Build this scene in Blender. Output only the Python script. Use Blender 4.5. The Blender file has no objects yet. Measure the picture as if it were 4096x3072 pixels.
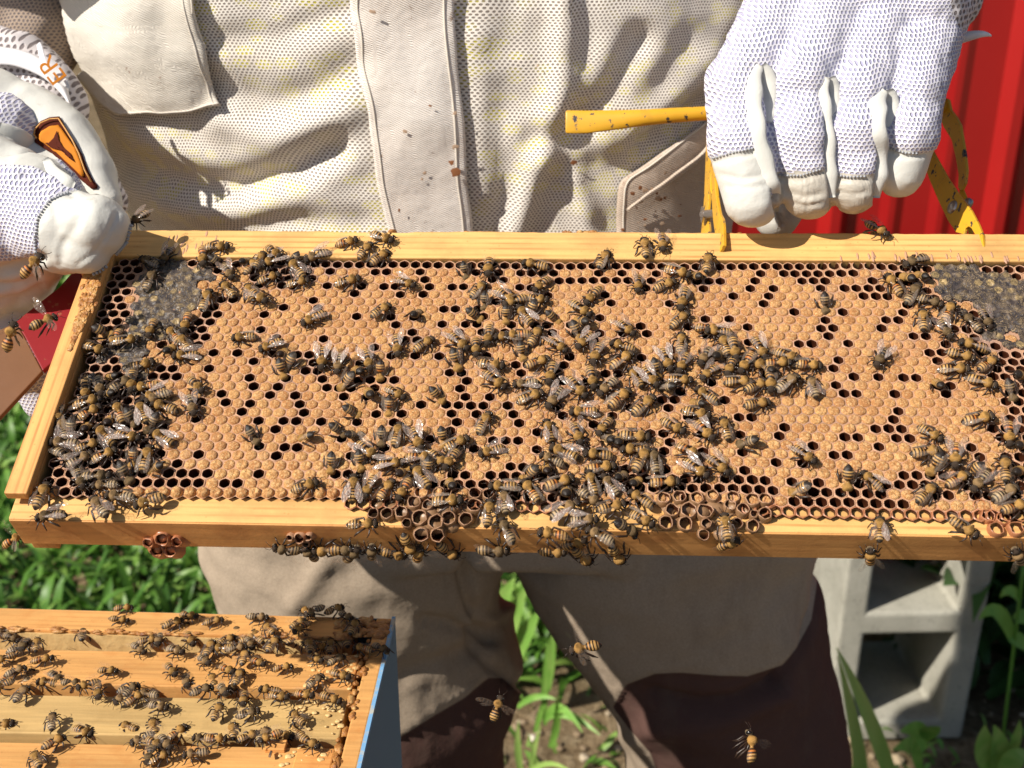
import bpy, bmesh, math, random
import numpy as np
from mathutils import Vector, Matrix, noise
from mathutils.bvhtree import BVHTree
random.seed(7); rng = np.random.default_rng(7)
rad = math.radians
scene = bpy.context.scene
COL = scene.collection

# ------------------------------------------------------------------ camera
FPX, CX, CY = 4800.0, 2048.0, 1536.0
CAM_H, PITCH = 1.20, rad(24)
CAM = Vector((0, 0, CAM_H))
RIGHT = Vector((1, 0, 0))
DOWN = Vector((0, -math.sin(PITCH), -math.cos(PITCH)))
FWD = Vector((0, math.cos(PITCH), -math.sin(PITCH)))
cam_data = bpy.data.cameras.new('camera')
cam = bpy.data.objects.new('camera', cam_data); COL.objects.link(cam)
cam.location = CAM; cam.rotation_euler = (math.pi/2-PITCH, 0, 0)
cam_data.sensor_width = 36; cam_data.lens = FPX/4096*36
cam_data.clip_start = 0.02; cam_data.clip_end = 200
cam_data.dof.use_dof = True; cam_data.dof.focus_distance = 0.535; cam_data.dof.aperture_fstop = 15
scene.camera = cam

# ------------------------------------------------------------------ light
SUN_TO = Vector((-0.93, -0.56, 1.0)).normalized()      # direction from the scene to the sun
world = bpy.data.worlds.new('World'); scene.world = world; world.use_nodes = True
wn = world.node_tree; wn.nodes.clear()
sky = wn.nodes.new('ShaderNodeTexSky'); sky.sky_type = 'NISHITA'; sky.sun_disc = False
sky.sun_elevation = math.asin(SUN_TO.z)
sky.sun_rotation = math.atan2(SUN_TO.x, SUN_TO.y)
bg = wn.nodes.new('ShaderNodeBackground'); bg.inputs['Strength'].default_value = 0.06
wo = wn.nodes.new('ShaderNodeOutputWorld')
wn.links.new(sky.outputs[0], bg.inputs[0]); wn.links.new(bg.outputs[0], wo.inputs[0])
sl = bpy.data.lights.new('sun', 'SUN'); sl.energy = 5.0; sl.angle = rad(0.55); sl.color = (1.0, 0.93, 0.82)
sun = bpy.data.objects.new('sun', sl); COL.objects.link(sun)
sun.rotation_euler = (-SUN_TO).to_track_quat('-Z', 'Y').to_euler()
scene.view_settings.view_transform = 'Standard'; scene.view_settings.look = 'None'
scene.view_settings.exposure = 0.38; scene.view_settings.gamma = 1.0
scene.view_settings.use_curve_mapping = False
scene.cycles.max_bounces = 6; scene.cycles.transparent_max_bounces = 12
scene.cycles.diffuse_bounces = 3; scene.cycles.glossy_bounces = 2
scene.cycles.caustics_reflective = False; scene.cycles.caustics_refractive = False

# ------------------------------------------------------------------ where things are
def ray(px, py):
    return (RIGHT*((px-CX)/FPX) + DOWN*((py-CY)/FPX) + FWD)
def P(px, py, z):                       # the place seen at (px, py) of the photograph, z metres along the view axis
    return CAM + ray(px, py)*z
def on_plane(px, py, o, n):
    d = ray(px, py); t = (o-CAM).dot(n)/d.dot(n)
    return CAM + d*t
def on_y(px, py, Y): return on_plane(px, py, Vector((0, Y, 0)), Vector((0, 1, 0)))
def on_z(px, py, Z): return on_plane(px, py, Vector((0, 0, Z)), Vector((0, 0, 1)))
def project(p):
    d = Vector(p)-CAM; z = d.dot(FWD)
    return CX+FPX*d.dot(RIGHT)/z, CY+FPX*d.dot(DOWN)/z
def camvec(x, d, f): return RIGHT*x + DOWN*d + FWD*f

# the hand-held frame's own axes (u right, v down the comb, w out of the comb towards the viewer), millimetres
_th, _k, _m, _sc = 0.6728601, 0.0511145, 0.01117, 9.236016
U_ = camvec(1, _m, -_k).normalized()
V_ = camvec(0, math.cos(_th), -math.sin(_th)); V_ = (V_-U_*V_.dot(U_)).normalized()
W_ = -(U_.cross(V_))
if W_.dot(FWD) > 0: W_ = -W_
F_O = CAM + FWD*(FPX/_sc/1000)
FM = Matrix((( U_.x, -V_.x, W_.x, F_O.x), (U_.y, -V_.y, W_.y, F_O.y), (U_.z, -V_.z, W_.z, F_O.z), (0, 0, 0, 1)))
def fw(u, v, w=0): return F_O + U_*(u/1000) + V_*(v/1000) + W_*(w/1000)
def uv_at(px, py, w=0.0):
    p = on_plane(px, py, F_O+W_*(w/1000), W_) - F_O
    return p.dot(U_)*1000, p.dot(V_)*1000
TILE = {'A': (0, 880), 'B': (1024, 880), 'C': (2048, 880), 'D': (3072, 880), 'E': (0, 1560), 'F': (1024, 1560), 'G': (2048, 1560), 'H': (3072, 1560)}
TS = 2212/1024
def tpx(tile, x, y): return TILE[tile][0]+x/TS, TILE[tile][1]+y/TS

# ------------------------------------------------------------------ helpers
class MB:
    def __init__(s): s.v = []; s.f = []; s.m = []; s.c = None
    def add(s, vs, fs, mi=0):
        b = len(s.v); s.v += [tuple(p) for p in vs]
        for f in fs: s.f.append(tuple(b+i for i in f)); s.m.append(mi)
        return b
    def box(s, x0, x1, y0, y1, z0, z1, mi=0, M=None, jit=0):
        vs = [Vector((x, y, z)) for z in (z0, z1) for y in (y0, y1) for x in (x0, x1)]
        if jit: vs = [v+Vector((random.uniform(-jit, jit), random.uniform(-jit, jit), random.uniform(-jit, jit))) for v in vs]
        if M: vs = [M @ v for v in vs]
        s.add(vs, [(0, 2, 3, 1), (4, 5, 7, 6), (0, 1, 5, 4), (2, 6, 7, 3), (0, 4, 6, 2), (1, 3, 7, 5)], mi)
    def tube(s, pts, rs, n=6, mi=0, cap=True, flat=1.0, up=None):
        pts = [Vector(p) for p in pts]
        if not hasattr(rs, '__len__'): rs = [rs]*len(pts)
        rings = []
        b0 = len(s.v)
        prev = None
        for i, p in enumerate(pts):
            t = (pts[min(i+1, len(pts)-1)]-pts[max(i-1, 0)])
            t = t.normalized() if t.length > 1e-9 else Vector((0, 0, 1))
            a = up.cross(t) if up is not None else (prev if prev is not None else (Vector((0, 0, 1)) if abs(t.z) < .9 else Vector((1, 0, 0))).cross(t))
            a = (a-t*a.dot(t)); a = a.normalized() if a.length > 1e-9 else t.orthogonal().normalized()
            b = t.cross(a); prev = a
            for k in range(n):
                th = 2*math.pi*k/n
                s.v.append(tuple(p+a*(math.cos(th)*rs[i])+b*(math.sin(th)*rs[i]*flat)))
        for i in range(len(pts)-1):
            for k in range(n):
                s.f.append((b0+i*n+k, b0+i*n+(k+1) % n, b0+(i+1)*n+(k+1) % n, b0+(i+1)*n+k)); s.m.append(mi)
        if cap:
            s.f.append(tuple(b0+k for k in range(n))[::-1]); s.m.append(mi)
            s.f.append(tuple(b0+(len(pts)-1)*n+k for k in range(n))); s.m.append(mi)
    def mesh(s, name, mats, smooth=False):
        me = bpy.data.meshes.new(name)
        me.from_pydata(s.v, [], s.f)
        for m in (mats if isinstance(mats, (list, tuple)) else [mats]): me.materials.append(m)
        if any(s.m): me.polygons.foreach_set('material_index', s.m)
        if smooth: me.polygons.foreach_set('use_smooth', [True]*len(s.f))
        me.update(); return me
    def build(s, name, mats, parent=None, smooth=False, bevel=0):
        return link(name, s.mesh(name, mats, smooth), parent, bevel)
def link(name, me, parent=None, bevel=0):
    o = bpy.data.objects.new(name, me); COL.objects.link(o)
    if parent is not None: o.parent = parent
    if bevel:
        b = o.modifiers.new('bevel', 'BEVEL'); b.width = bevel; b.segments = 2; b.limit_method = 'ANGLE'
    return o
def empty(name, M, label=None, cat=None, group=None):
    o = bpy.data.objects.new(name, None); COL.objects.link(o)
    if isinstance(M, Matrix): o.matrix_world = M
    else: o.location = M
    tag(o, label, cat, group); return o
def tag(o, label=None, cat=None, group=None, kind=None):
    if label: o['label'] = label
    if cat: o['category'] = cat
    if group: o['group'] = group
    if kind: o['kind'] = kind
    return o
def inpoly(x, y, poly):
    c = False; j = len(poly)-1
    for i in range(len(poly)):
        xi, yi = poly[i]; xj, yj = poly[j]
        if (yi > y) != (yj > y) and x < (xj-xi)*(y-yi)/(yj-yi)+xi: c = not c
        j = i
    return c
def nz(x, y, z=0.0, s=1.0): return noise.noise(Vector((x*s, y*s, z*s)))
def fbm(p, s, o=3): return noise.fractal(Vector(p)*s, 1.0, 2.0, o)
def evaluated_mesh(o, name):
    dg = bpy.context.evaluated_depsgraph_get()
    me = bpy.data.meshes.new_from_object(o.evaluated_get(dg)); me.name = name
    bpy.data.objects.remove(o)
    return me
def capsule(mb, a, b, ra, rb, n=14):
    a, b = Vector(a), Vector(b); d = (b-a); L = d.length
    t = d.normalized() if L > 1e-6 else Vector((0, 0, 1))
    pts, rs = [], []
    for k in range(5):
        th = math.pi/2*(1-k/4)
        pts.append(a-t*(ra*math.sin(th))); rs.append(max(ra*math.cos(th), 1e-5))
    for k in range(5):
        th = math.pi/2*(k/4)
        pts.append(b+t*(rb*math.sin(th))); rs.append(max(rb*math.cos(th), 1e-5))
    mb.tube(pts, rs, n)
def remeshed(mb, name, voxel, smooth_it=6, fac=0.6):
    o = link(name, mb.mesh(name, []))
    m = o.modifiers.new('r', 'REMESH'); m.mode = 'VOXEL'; m.voxel_size = voxel; m.use_smooth_shade = True
    sm = o.modifiers.new('s', 'SMOOTH'); sm.iterations = smooth_it; sm.factor = fac
    return evaluated_mesh(o, name)
def set_smooth(me): me.polygons.foreach_set('use_smooth', [True]*len(me.polygons)); me.update()

# ------------------------------------------------------------------ materials
class NT:
    def __init__(s, name):
        s.mat = bpy.data.materials.new(name); s.mat.use_nodes = True
        s.t = s.mat.node_tree; s.t.nodes.clear()
        s.out = s.n('ShaderNodeOutputMaterial'); s.b = s.n('ShaderNodeBsdfPrincipled')
        s.l(s.b.outputs[0], s.out.inputs['Surface'])
    def n(s, t, **k):
        nd = s.t.nodes.new(t)
        for a, v in k.items(): setattr(nd, a, v)
        return nd
    def l(s, a, b): s.t.links.new(a, b)
    def val(s, sock, v):
        if isinstance(v, bpy.types.NodeSocket): s.l(v, sock)
        elif v is not None: sock.default_value = v
    def coord(s, kind='Object', scale=(1, 1, 1), rot=(0, 0, 0)):
        c = s.n('ShaderNodeTexCoord'); m = s.n('ShaderNodeMapping')
        s.l(c.outputs[kind], m.inputs[0]); m.inputs['Scale'].default_value = scale; m.inputs['Rotation'].default_value = rot
        return m.outputs[0]
    def noise(s, co, scale=5, detail=4, rough=.55, dist=0):
        t = s.n('ShaderNodeTexNoise'); s.l(co, t.inputs['Vector'])
        t.inputs['Scale'].default_value = scale; t.inputs['Detail'].default_value = detail
        t.inputs['Roughness'].default_value = rough; t.inputs['Distortion'].default_value = dist
        return t.outputs['Fac']
    def voro(s, co, scale=5, feature='F1', rnd=1.0, out='Distance'):
        t = s.n('ShaderNodeTexVoronoi', feature=feature); s.l(co, t.inputs['Vector'])
        t.inputs['Scale'].default_value = scale; t.inputs['Randomness'].default_value = rnd
        return t.outputs[out]
    def ramp(s, fac, stops, interp='LINEAR'):
        r = s.n('ShaderNodeValToRGB'); s.l(fac, r.inputs[0]); e = r.color_ramp; e.interpolation = interp
        while len(e.elements) < len(stops): e.elements.new(.5)
        for el, (p, c) in zip(e.elements, stops):
            el.position = p; el.color = (*c, 1) if len(c) == 3 else c
        return r.outputs[0]
    def maprange(s, v, a, b, c, d):
        m = s.n('ShaderNodeMapRange'); s.l(v, m.inputs[0])
        for i, x in enumerate((a, b, c, d)): m.inputs[i+1].default_value = x
        return m.outputs[0]
    def mix(s, fac, a, b, mode='MIX'):
        m = s.n('ShaderNodeMix', data_type='RGBA', blend_type=mode)
        s.val(m.inputs[0], fac)
        for sock, v in ((m.inputs[6], a), (m.inputs[7], b)):
            if isinstance(v, bpy.types.NodeSocket): s.l(v, sock)
            else: sock.default_value = (*v, 1)
        return m.outputs[2]
    def math(s, op, a, b=None, c=None):
        m = s.n('ShaderNodeMath', operation=op)
        for i, v in enumerate((a, b, c)):
            if v is not None: s.val(m.inputs[i], v)
        return m.outputs[0]
    def vmath(s, op, a, b=None, c=None):
        m = s.n('ShaderNodeVectorMath', operation=op)
        for i, v in enumerate((a, b, c)):
            if v is not None: s.val(m.inputs[i], v)
        return m.outputs['Value'] if op == 'LENGTH' else m.outputs[0]
    def bump(s, h, strength=.4, dist=.001, prev=None):
        b = s.n('ShaderNodeBump'); s.l(h, b.inputs['Height'])
        b.inputs['Strength'].default_value = strength; b.inputs['Distance'].default_value = dist
        if prev is not None: s.l(prev, b.inputs['Normal'])
        return b.outputs[0]
    def done(s, color=None, rough=.6, normal=None, spec=None, metal=None, alpha=None, sss=None, sheen=None):
        i = s.b.inputs
        if color is not None:
            if isinstance(color, bpy.types.NodeSocket): s.l(color, i['Base Color'])
            else: i['Base Color'].default_value = (*color, 1)
        s.val(i['Roughness'], rough)
        if normal is not None: s.l(normal, i['Normal'])
        if spec is not None: s.val(i['Specular IOR Level'], spec)
        if metal is not None: s.val(i['Metallic'], metal)
        if alpha is not None: s.val(i['Alpha'], alpha)
        if sheen is not None: i['Sheen Weight'].default_value = sheen
        if sss is not None:
            i['Subsurface Weight'].default_value = sss[0]; i['Subsurface Radius'].default_value = sss[1]; i['Subsurface Scale'].default_value = sss[2]
        return s.mat
    def hexd(s, co, pitch):          # distance to the nearest point of a hexagonal lattice, in pitches
        q = s.vmath('MULTIPLY', co, (1/pitch, 1/pitch, 0))
        H = (.5, .8660254, 1.0)
        def lat(v):
            m = s.n('ShaderNodeVectorMath', operation='WRAP'); s.l(v, m.inputs[0])
            m.inputs[1].default_value = H; m.inputs[2].default_value = (-.5, -.8660254, -1.0)
            return s.vmath('LENGTH', s.vmath('MULTIPLY', m.outputs[0], (1, 1, 0)))
        return s.math('MINIMUM', lat(q), lat(s.vmath('ADD', q, (.5, .8660254, 0))))

def m_wood(name, base, dark, axis=0, scale=1.0, stain=None, rough=.62, seed=0.0, grain=1.0):
    """sawn softwood: long fibres and growth lines running along the given object axis"""
    n = NT(name)
    sc = [55, 55, 55]; sc[axis] = 3.0
    co = n.coord('Object', tuple(x*scale for x in sc)); 
    big = [14, 90, 14]; 
    big = [90, 90, 90]; big[axis] = 2.2
    co2 = n.coord('Object', tuple(x*scale for x in big), (0, 0, 0))
    f = n.noise(co, 3.5, 6, .65, .3)
    wv = n.n('ShaderNodeTexWave', wave_type='BANDS', bands_direction='Y' if axis != 1 else 'X')
    n.l(co2, wv.inputs[0]); wv.inputs['Scale'].default_value = .85; wv.inputs['Distortion'].default_value = 4.5
    wv.inputs['Detail'].default_value = 3; wv.inputs['Detail Scale'].default_value = .7
    line0 = n.ramp(wv.outputs['Fac'], [(0, (0, 0, 0)), (.70, (.10, .10, .10)), (.97, (1, 1, 1))])
    line = n.math('MULTIPLY', line0, n.maprange(n.noise(n.coord('Object'), 22, 3), .38, .62, .15, 1))
    c = n.mix(n.maprange(f, .33, .67, 0, 1), tuple(x*1.14 for x in base), tuple(x*.78 for x in base))
    c = n.mix(n.math('MULTIPLY', line, min(.95, .8*grain)), c, dark)
    pl = n.noise(n.coord('Object'), 38, 5, .6)
    c = n.mix(n.maprange(pl, .50, .72, 0, .6), c, stain or tuple(x*.55 for x in base))
    dots = n.voro(n.coord('Object', (1, 1, 1)), 260)
    c = n.mix(n.maprange(dots, .0, .16, .5, 0), c, dark)
    nb = n.bump(f, .35, .0006)
    nb = n.bump(n.noise(n.coord('Object'), 700, 3), .25, .0003, nb)
    return n.done(c, rough, nb, .35)

def build_materials():
    M = {}
    M['pine'] = m_wood('pine', (.74, .43, .150), (.42, .16, .04), grain=.85)
    M['pine_side'] = m_wood('pine_side', (.72, .37, .12), (.42, .15, .04), axis=1, grain=.9)
    M['pine_under'] = m_wood('pine_under', (.78, .40, .135), (.36, .12, .03), grain=.35, stain=(.30, .09, .025))
    M['hive_pine'] = m_wood('hive_pine', (.64, .335, .11), (.42, .17, .05), stain=(.46, .15, .03), grain=.45)
    M['hive_pine_pale'] = m_wood('hive_pine_pale', (.56, .37, .15), (.40, .25, .09), stain=(.30, .19, .07), grain=.4)
    M['hive_pine_red'] = m_wood('hive_pine_red', (.68, .33, .10), (.42, .15, .04), stain=(.45, .14, .03), grain=.4)
    # brood cappings: felted tan wax, each cap its own shade
    n = NT('brood_cap'); oi = n.n('ShaderNodeAttribute'); oi.attribute_name = 'tint'
    co = n.coord('Object'); g = n.noise(co, 850, 4, .75); g2 = n.noise(co, 60, 3, .6); g3 = n.noise(co, 12, 2, .5)
    c = n.mix(oi.outputs['Fac'], (.84, .49, .185), (.50, .225, .080))
    c = n.mix(n.maprange(n.noise(co, 38, 3, .6), .42, .66, 0, .55), c, (.58, .285, .125))
    oi2 = n.n('ShaderNodeObjectInfo')
    c = n.mix(n.math('MULTIPLY', oi2.outputs['Random'], .45), c, (.62, .30, .125))
    c = n.mix(n.maprange(g, .38, .62, .75, 0), c, (.40, .165, .055))
    c = n.mix(n.maprange(n.noise(co, 1300, 2, .7), .50, .68, 0, .7), c, (.85, .60, .30))
    c = n.mix(n.maprange(g2, .55, .75, 0, .35), c, (.60, .36, .24))
    M['cap'] = n.done(c, .78, n.bump(g, 1.0, .0014), .2)
    # wax walls
    n = NT('comb_wax'); co = n.coord('Object'); g = n.noise(co, 400, 4)
    c = n.mix(g, (.42, .21, .12), (.60, .36, .21))
    c = n.mix(n.maprange(n.noise(co, 25, 2), .45, .7, 0, .7), c, (.32, .20, .16))
    M['wax'] = n.done(c, .5, n.bump(g, .5, .0004), .35)
    n = NT('old_wax'); co = n.coord('Object'); g = n.noise(co, 260, 4)
    c = n.mix(g, (.11, .055, .028), (.40, .235, .12)); M['wax_mid'] = None; M['wax_old'] = n.done(c, .4, n.bump(g, .7, .0006), .5)
    n = NT('rim_wax'); co = n.coord('Object'); g = n.noise(co, 400, 4)
    c = n.mix(g, (.26, .13, .075), (.50, .29, .17)); M['wax_mid'] = n.done(c, .45, n.bump(g, .6, .0006), .4)
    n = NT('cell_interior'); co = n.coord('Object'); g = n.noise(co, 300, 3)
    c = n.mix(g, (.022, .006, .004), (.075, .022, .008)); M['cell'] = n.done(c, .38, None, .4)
    n = NT('young_wax'); co = n.coord('Object'); g = n.noise(co, 300, 4)
    c = n.mix(g, (.26, .075, .03), (.50, .23, .11)); M['wax_young'] = n.done(c, .35, n.bump(g, .4, .0005), .5)
    # honey cappings: grey brown, wet looking, with pale spots
    n = NT('honey_capping'); at = n.n('ShaderNodeAttribute'); at.attribute_name = 'tint'
    co = n.coord('Object'); g = n.noise(co, 170, 5, .65, .6); w = n.noise(co, 150, 5, .65, 1.6)
    c = n.ramp(g, [(.3, (.026, .024, .028)), (.5, (.070, .055, .050)), (.74, (.26, .19, .12))])
    ridge = n.math('ABSOLUTE', n.math('SUBTRACT', w, .5))
    c = n.mix(n.maprange(ridge, 0, .030, .85, 0), c, (.58, .42, .25))
    c = n.mix(n.math('MULTIPLY', n.maprange(at.outputs['Fac'], .62, .88, 0, .8), n.maprange(g, .35, .55, .2, 1)), c, (.50, .35, .15))
    M['honey'] = n.done(c, n.maprange(g, .3, .7, .28, .6), n.bump(n.math('ADD', g, n.maprange(ridge, 0, .04, .5, 0)), .9, .0012), .5)
    n = NT('propolis'); co = n.coord('Object'); g = n.noise(co, 160, 5, .7)
    c = n.ramp(g, [(.3, (.16, .05, .015)), (.5, (.40, .17, .04)), (.7, (.66, .42, .16))])
    M['propolis'] = n.done(c, .4, n.bump(g, .9, .002), .5)
    n = NT('burr_wax'); co = n.coord('Object'); g = n.noise(co, 200, 4)
    c = n.mix(g, (.58, .36, .14), (.75, .55, .26)); M['burr'] = n.done(c, .45, n.bump(g, .6, .001), .45)
    # bees
    def bee_mat(name, rough, bumps, spec=.4):
        n = NT(name); a = n.n('ShaderNodeAttribute'); a.attribute_name = 'Col'
        co = n.coord('Object'); g = n.noise(co, 2600, 3, .7)
        oi = n.n('ShaderNodeObjectInfo')
        c = n.mix(n.math('MULTIPLY', g, .26), a.outputs['Color'], (.02, .012, .008))
        c = n.mix(n.math('MULTIPLY', oi.outputs['Random'], .35), c, n.mix(1.0, c, (.72, .66, .62), 'MULTIPLY'))
        return n.done(c, rough, n.bump(g, bumps, .0003), spec)
    M['bee'] = bee_mat('bee_body', .42, .6)
    M['fuzz'] = bee_mat('bee_fuzz', .9, 1.0, .1)
    n = NT('bee_eye'); M['eye'] = n.done((.006, .005, .005), .18, None, .6)
    n = NT('bee_leg'); M['leg'] = n.done((.028, .014, .008), .38, None, .45)
    n = NT('bee_wing'); co = n.coord('Object', (1, 1, 1))
    ed = n.voro(n.coord('Object', (1, 1.7, 1)), 560, 'DISTANCE_TO_EDGE')
    vein = n.maprange(ed, .02, .07, 1, 0)
    c = n.mix(vein, (.66, .56, .46), (.22, .11, .05))
    oi = n.n('ShaderNodeObjectInfo'); al = n.math('ADD', n.maprange(vein, 0, 1, .015, .26), n.math('MULTIPLY', n.math('POWER', oi.outputs['Random'], 3.0), .18))
    M['wing'] = n.done(c, .17, n.bump(ed, .8, .0006), 1.0, alpha=al)
    n = NT('bee_wing_painted_glint'); ed = n.voro(n.coord('Object', (1, 1.7, 1)), 520, 'DISTANCE_TO_EDGE'); vein = n.maprange(ed, .02, .08, 1, 0)  # wing reflection imitated by a more opaque pale wing colour
    oi = n.n('ShaderNodeObjectInfo'); c = n.mix(vein, (.66, .56, .50), (.20, .09, .05))
    M['wing_s'] = n.done(c, .22, n.bump(ed, .9, .0008), 1.0, alpha=n.math('ADD', n.maprange(vein, 0, 1, .10, .55), n.math('MULTIPLY', n.math('POWER', oi.outputs['Random'], 2.0), .38)))
    # textiles
    def mesh_fabric(name, thread, pitch, hole, hole_cols, r0=.24, r1=.34, coord='UV', bump=.8, dirt=(.40, .30, .2)):
        n = NT(name); co = n.coord(coord, (1, 1, 1), (rad(90) if coord == 'Object' else 0, 0, 0))
        wob = n.n('ShaderNodeTexNoise'); n.l(co, wob.inputs['Vector']); wob.inputs['Scale'].default_value = 35; wob.inputs['Detail'].default_value = 2
        co2 = n.vmath('ADD', co, n.vmath('MULTIPLY', n.vmath('SUBTRACT', wob.outputs['Color'], (.5, .5, .5)), (.006, .006, 0)))
        d = n.hexd(co2, pitch); mask = n.maprange(d, r0, r1, 1, 0)
        under = hole_cols(n, co)
        gr = n.noise(co, 60, 4); th = n.mix(n.maprange(gr, .45, .75, 0, .5), thread, tuple(x*.80 for x in thread))
        dn = n.noise(co, 14, 5, .7); th = n.mix(n.maprange(dn, .56, .78, 0, .5), th, dirt)
        c = n.mix(mask, th, under)
        nb = n.bump(n.math('SUBTRACT', 1.0, mask), bump, pitch*.35)
        return n.done(c, .85, nb, .15)
    def under_jacket(n, co):
        blobs = n.voro(n.vmath('MULTIPLY', co, (1, 1.35, 0)), 105, 'F1', .75)
        zone = n.noise(co, 11, 3, .6)
        f = n.math('MULTIPLY', n.maprange(blobs, .40, .54, 1, 0), n.maprange(zone, .43, .51, 0, 1))
        return n.mix(f, n.mix(n.noise(co, 30, 3), (.20, .165, .15), (.32, .27, .23)), (.52, .46, .03))
    M['jacket'] = mesh_fabric('jacket_mesh', (.86, .81, .745), .00185, 0, under_jacket)
    def under_glove(n, co): return n.mix(n.noise(co, 60, 2), (.33, .33, .52), (.50, .48, .62))
    M['glove_mesh'] = mesh_fabric('glove_mesh', (.80, .78, .84), .0021, 0, under_glove, .22, .40, 'Object', 1.0, (.62, .56, .52))
    def under_cuff(n, co): return n.mix(n.noise(co, 60, 2), (.16, .13, .13), (.30, .26, .26))
    M['cuff_mesh'] = mesh_fabric('cuff_mesh', (.74, .69, .70), .0034, 0, under_cuff, .24, .34, 'Object', .8)
    M['sleeve'] = mesh_fabric('sleeve_mesh', (.50, .39, .31), .0021, 0, under_cuff, .24, .34, 'Object', .8)
    def cloth(name, col, dark, coord='UV', twill=.0011, stains=True, rough=.85):
        n = NT(name); co = n.coord(coord)
        r = n.n('ShaderNodeTexWave', wave_type='BANDS', bands_direction='Y'); n.l(n.coord(coord, (1, 1, 1), (0, 0, .45)), r.inputs[0])
        r.inputs['Scale'].default_value = .31/twill/1; r.inputs['Distortion'].default_value = .3
        g = n.noise(co, 18, 5, .6); c = n.mix(n.maprange(g, .4, .7, 0, .6), col, dark)
        c = n.mix(n.math('MULTIPLY', r.outputs['Fac'], .16), c, tuple(x*.5 for x in col))
        if stains:
            s = n.noise(co, 55, 6, .75, .3); c = n.mix(n.maprange(s, .62, .68, 0, .85), c, (.26, .12, .05))
            s2 = n.noise(co, 26, 7, .85); c = n.mix(n.maprange(s2, .64, .70, 0, .55), c, (.36, .20, .10))
        nb = n.bump(r.outputs['Fac'], .6, .0006); nb = n.bump(n.noise(co, 35, 3), .5, .004, nb)
        return n.done(c, rough, nb, .15)
    M['twill'] = cloth('white_twill', (.93, .87, .81), (.74, .64, .56))
    M['twill_pocket'] = cloth('pocket_twill', (.80, .75, .67), (.66, .59, .50))
    M['twill_dirty'] = cloth('dirty_pocket_twill', (.66, .55, .46), (.44, .32, .22))
    n = NT('trouser_cloth'); co = n.coord('Object'); z = n.n('ShaderNodeAttribute'); z.attribute_name = 'zone'
    g = n.noise(co, 9, 5, .6); f = n.noise(co, 900, 2)
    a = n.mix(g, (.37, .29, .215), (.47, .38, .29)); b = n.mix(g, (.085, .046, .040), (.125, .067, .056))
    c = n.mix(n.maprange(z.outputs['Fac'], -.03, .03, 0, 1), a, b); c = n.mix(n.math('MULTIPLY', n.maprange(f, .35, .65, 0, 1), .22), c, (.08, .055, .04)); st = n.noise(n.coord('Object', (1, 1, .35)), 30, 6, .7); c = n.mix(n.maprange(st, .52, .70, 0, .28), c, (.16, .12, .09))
    c = n.mix(n.maprange(n.voro(co, 16), .03, .06, .35, 0), c, (.55, .50, .30))
    M['trouser'] = n.done(c, .9, n.bump(n.noise(co, 60, 4), .4, .003), .1)
    n = NT('boot'); M['boot'] = n.done((.03, .025, .02), .5)
    n = NT('leather'); co = n.coord('Object'); g = n.noise(co, 900, 4, .6); w = n.noise(co, 45, 4, .6, 1.0); s = n.noise(co, 70, 6, .7)
    c = n.mix(w, (.58, .575, .53), (.68, .67, .63))
    c = n.mix(n.maprange(s, .62, .74, 0, .6), c, (.36, .31, .25))
    M['leather'] = n.done(c, .55, n.bump(w, .35, .0016, n.bump(g, .3, .0004)), .3)
    n = NT('leather_soiled'); co = n.coord('Object'); g = n.noise(co, 900, 4, .6); w = n.noise(co, 45, 4, .6, 1.0); s = n.noise(co, 55, 6, .7)
    c = n.mix(w, (.44, .40, .34), (.58, .54, .47))
    c = n.mix(n.maprange(s, .52, .66, 0, .75), c, (.26, .21, .17))
    M['leather_soiled'] = n.done(c, .5, n.bump(w, .5, .004, n.bump(g, .3, .0004)), .35)
    n = NT('stitch'); M['stitch'] = n.done((.36, .37, .40), .8)
    n = NT('thread'); M['thread'] = n.done((.70, .64, .56), .85)
    n = NT('stain'); M['stain'] = n.done((.24, .09, .03), .7)
    n = NT('stain_pale'); M['stain_pale'] = n.done((.46, .32, .22), .8)
    n = NT('patch_orange'); g = n.noise(n.coord('Object'), 200, 3); M['patch_orange'] = n.done(n.mix(g, (.52, .17, .012), (.62, .22, .02)), .7, None, .15)
    n = NT('patch_brown'); M['patch_brown'] = n.done((.085, .018, .010), .85, None, .1)
    n = NT('thread_gold'); M['thread_gold'] = n.done((.60, .30, .08), .6)
    n = NT('label_white'); M['label_white'] = n.done((.80, .78, .80), .6)
    # painted yellow steel with chips
    n = NT('yellow_paint'); co = n.coord('Object'); s = n.noise(co, 190, 5, .65); s2 = n.noise(co, 60, 4, .6)
    geo = n.n('ShaderNodeNewGeometry')
    chip = n.math('ADD', n.maprange(s, .60, .62, 0, 1), n.math('MULTIPLY', n.maprange(geo.outputs['Pointiness'], .55, .62, 0, 1), n.maprange(s, .48, .52, 0, 1)))
    c = n.mix(s2, (.60, .30, .012), (.68, .38, .03))
    c = n.mix(n.maprange(n.noise(co, 90, 4), .55, .75, 0, .5), c, (.45, .22, .03))
    c = n.mix(chip, c, (.03, .032, .045))
    M['yellow'] = n.done(c, .38, n.bump(n.math('SUBTRACT', 1.0, chip), .4, .0003), .5)
    n = NT('steel'); M['steel'] = n.done((.42, .38, .36), .35, None, .5, .9)
    n = NT('red_paint'); co = n.coord('Object'); s = n.noise(co, 130, 5, .7)
    c = n.mix(n.maprange(s, .63, .67, 0, .9), (.22, .005, .009), (.26, .09, .045)); M['red_paint'] = n.done(c, .45, None, .45)
    n = NT('bare_tool'); co = n.coord('Object'); s = n.noise(co, 40, 5, .6)
    M['bare_tool'] = n.done(n.mix(s, (.135, .058, .022), (.20, .09, .038)), .45, n.bump(s, .3, .001), .5)
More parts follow.
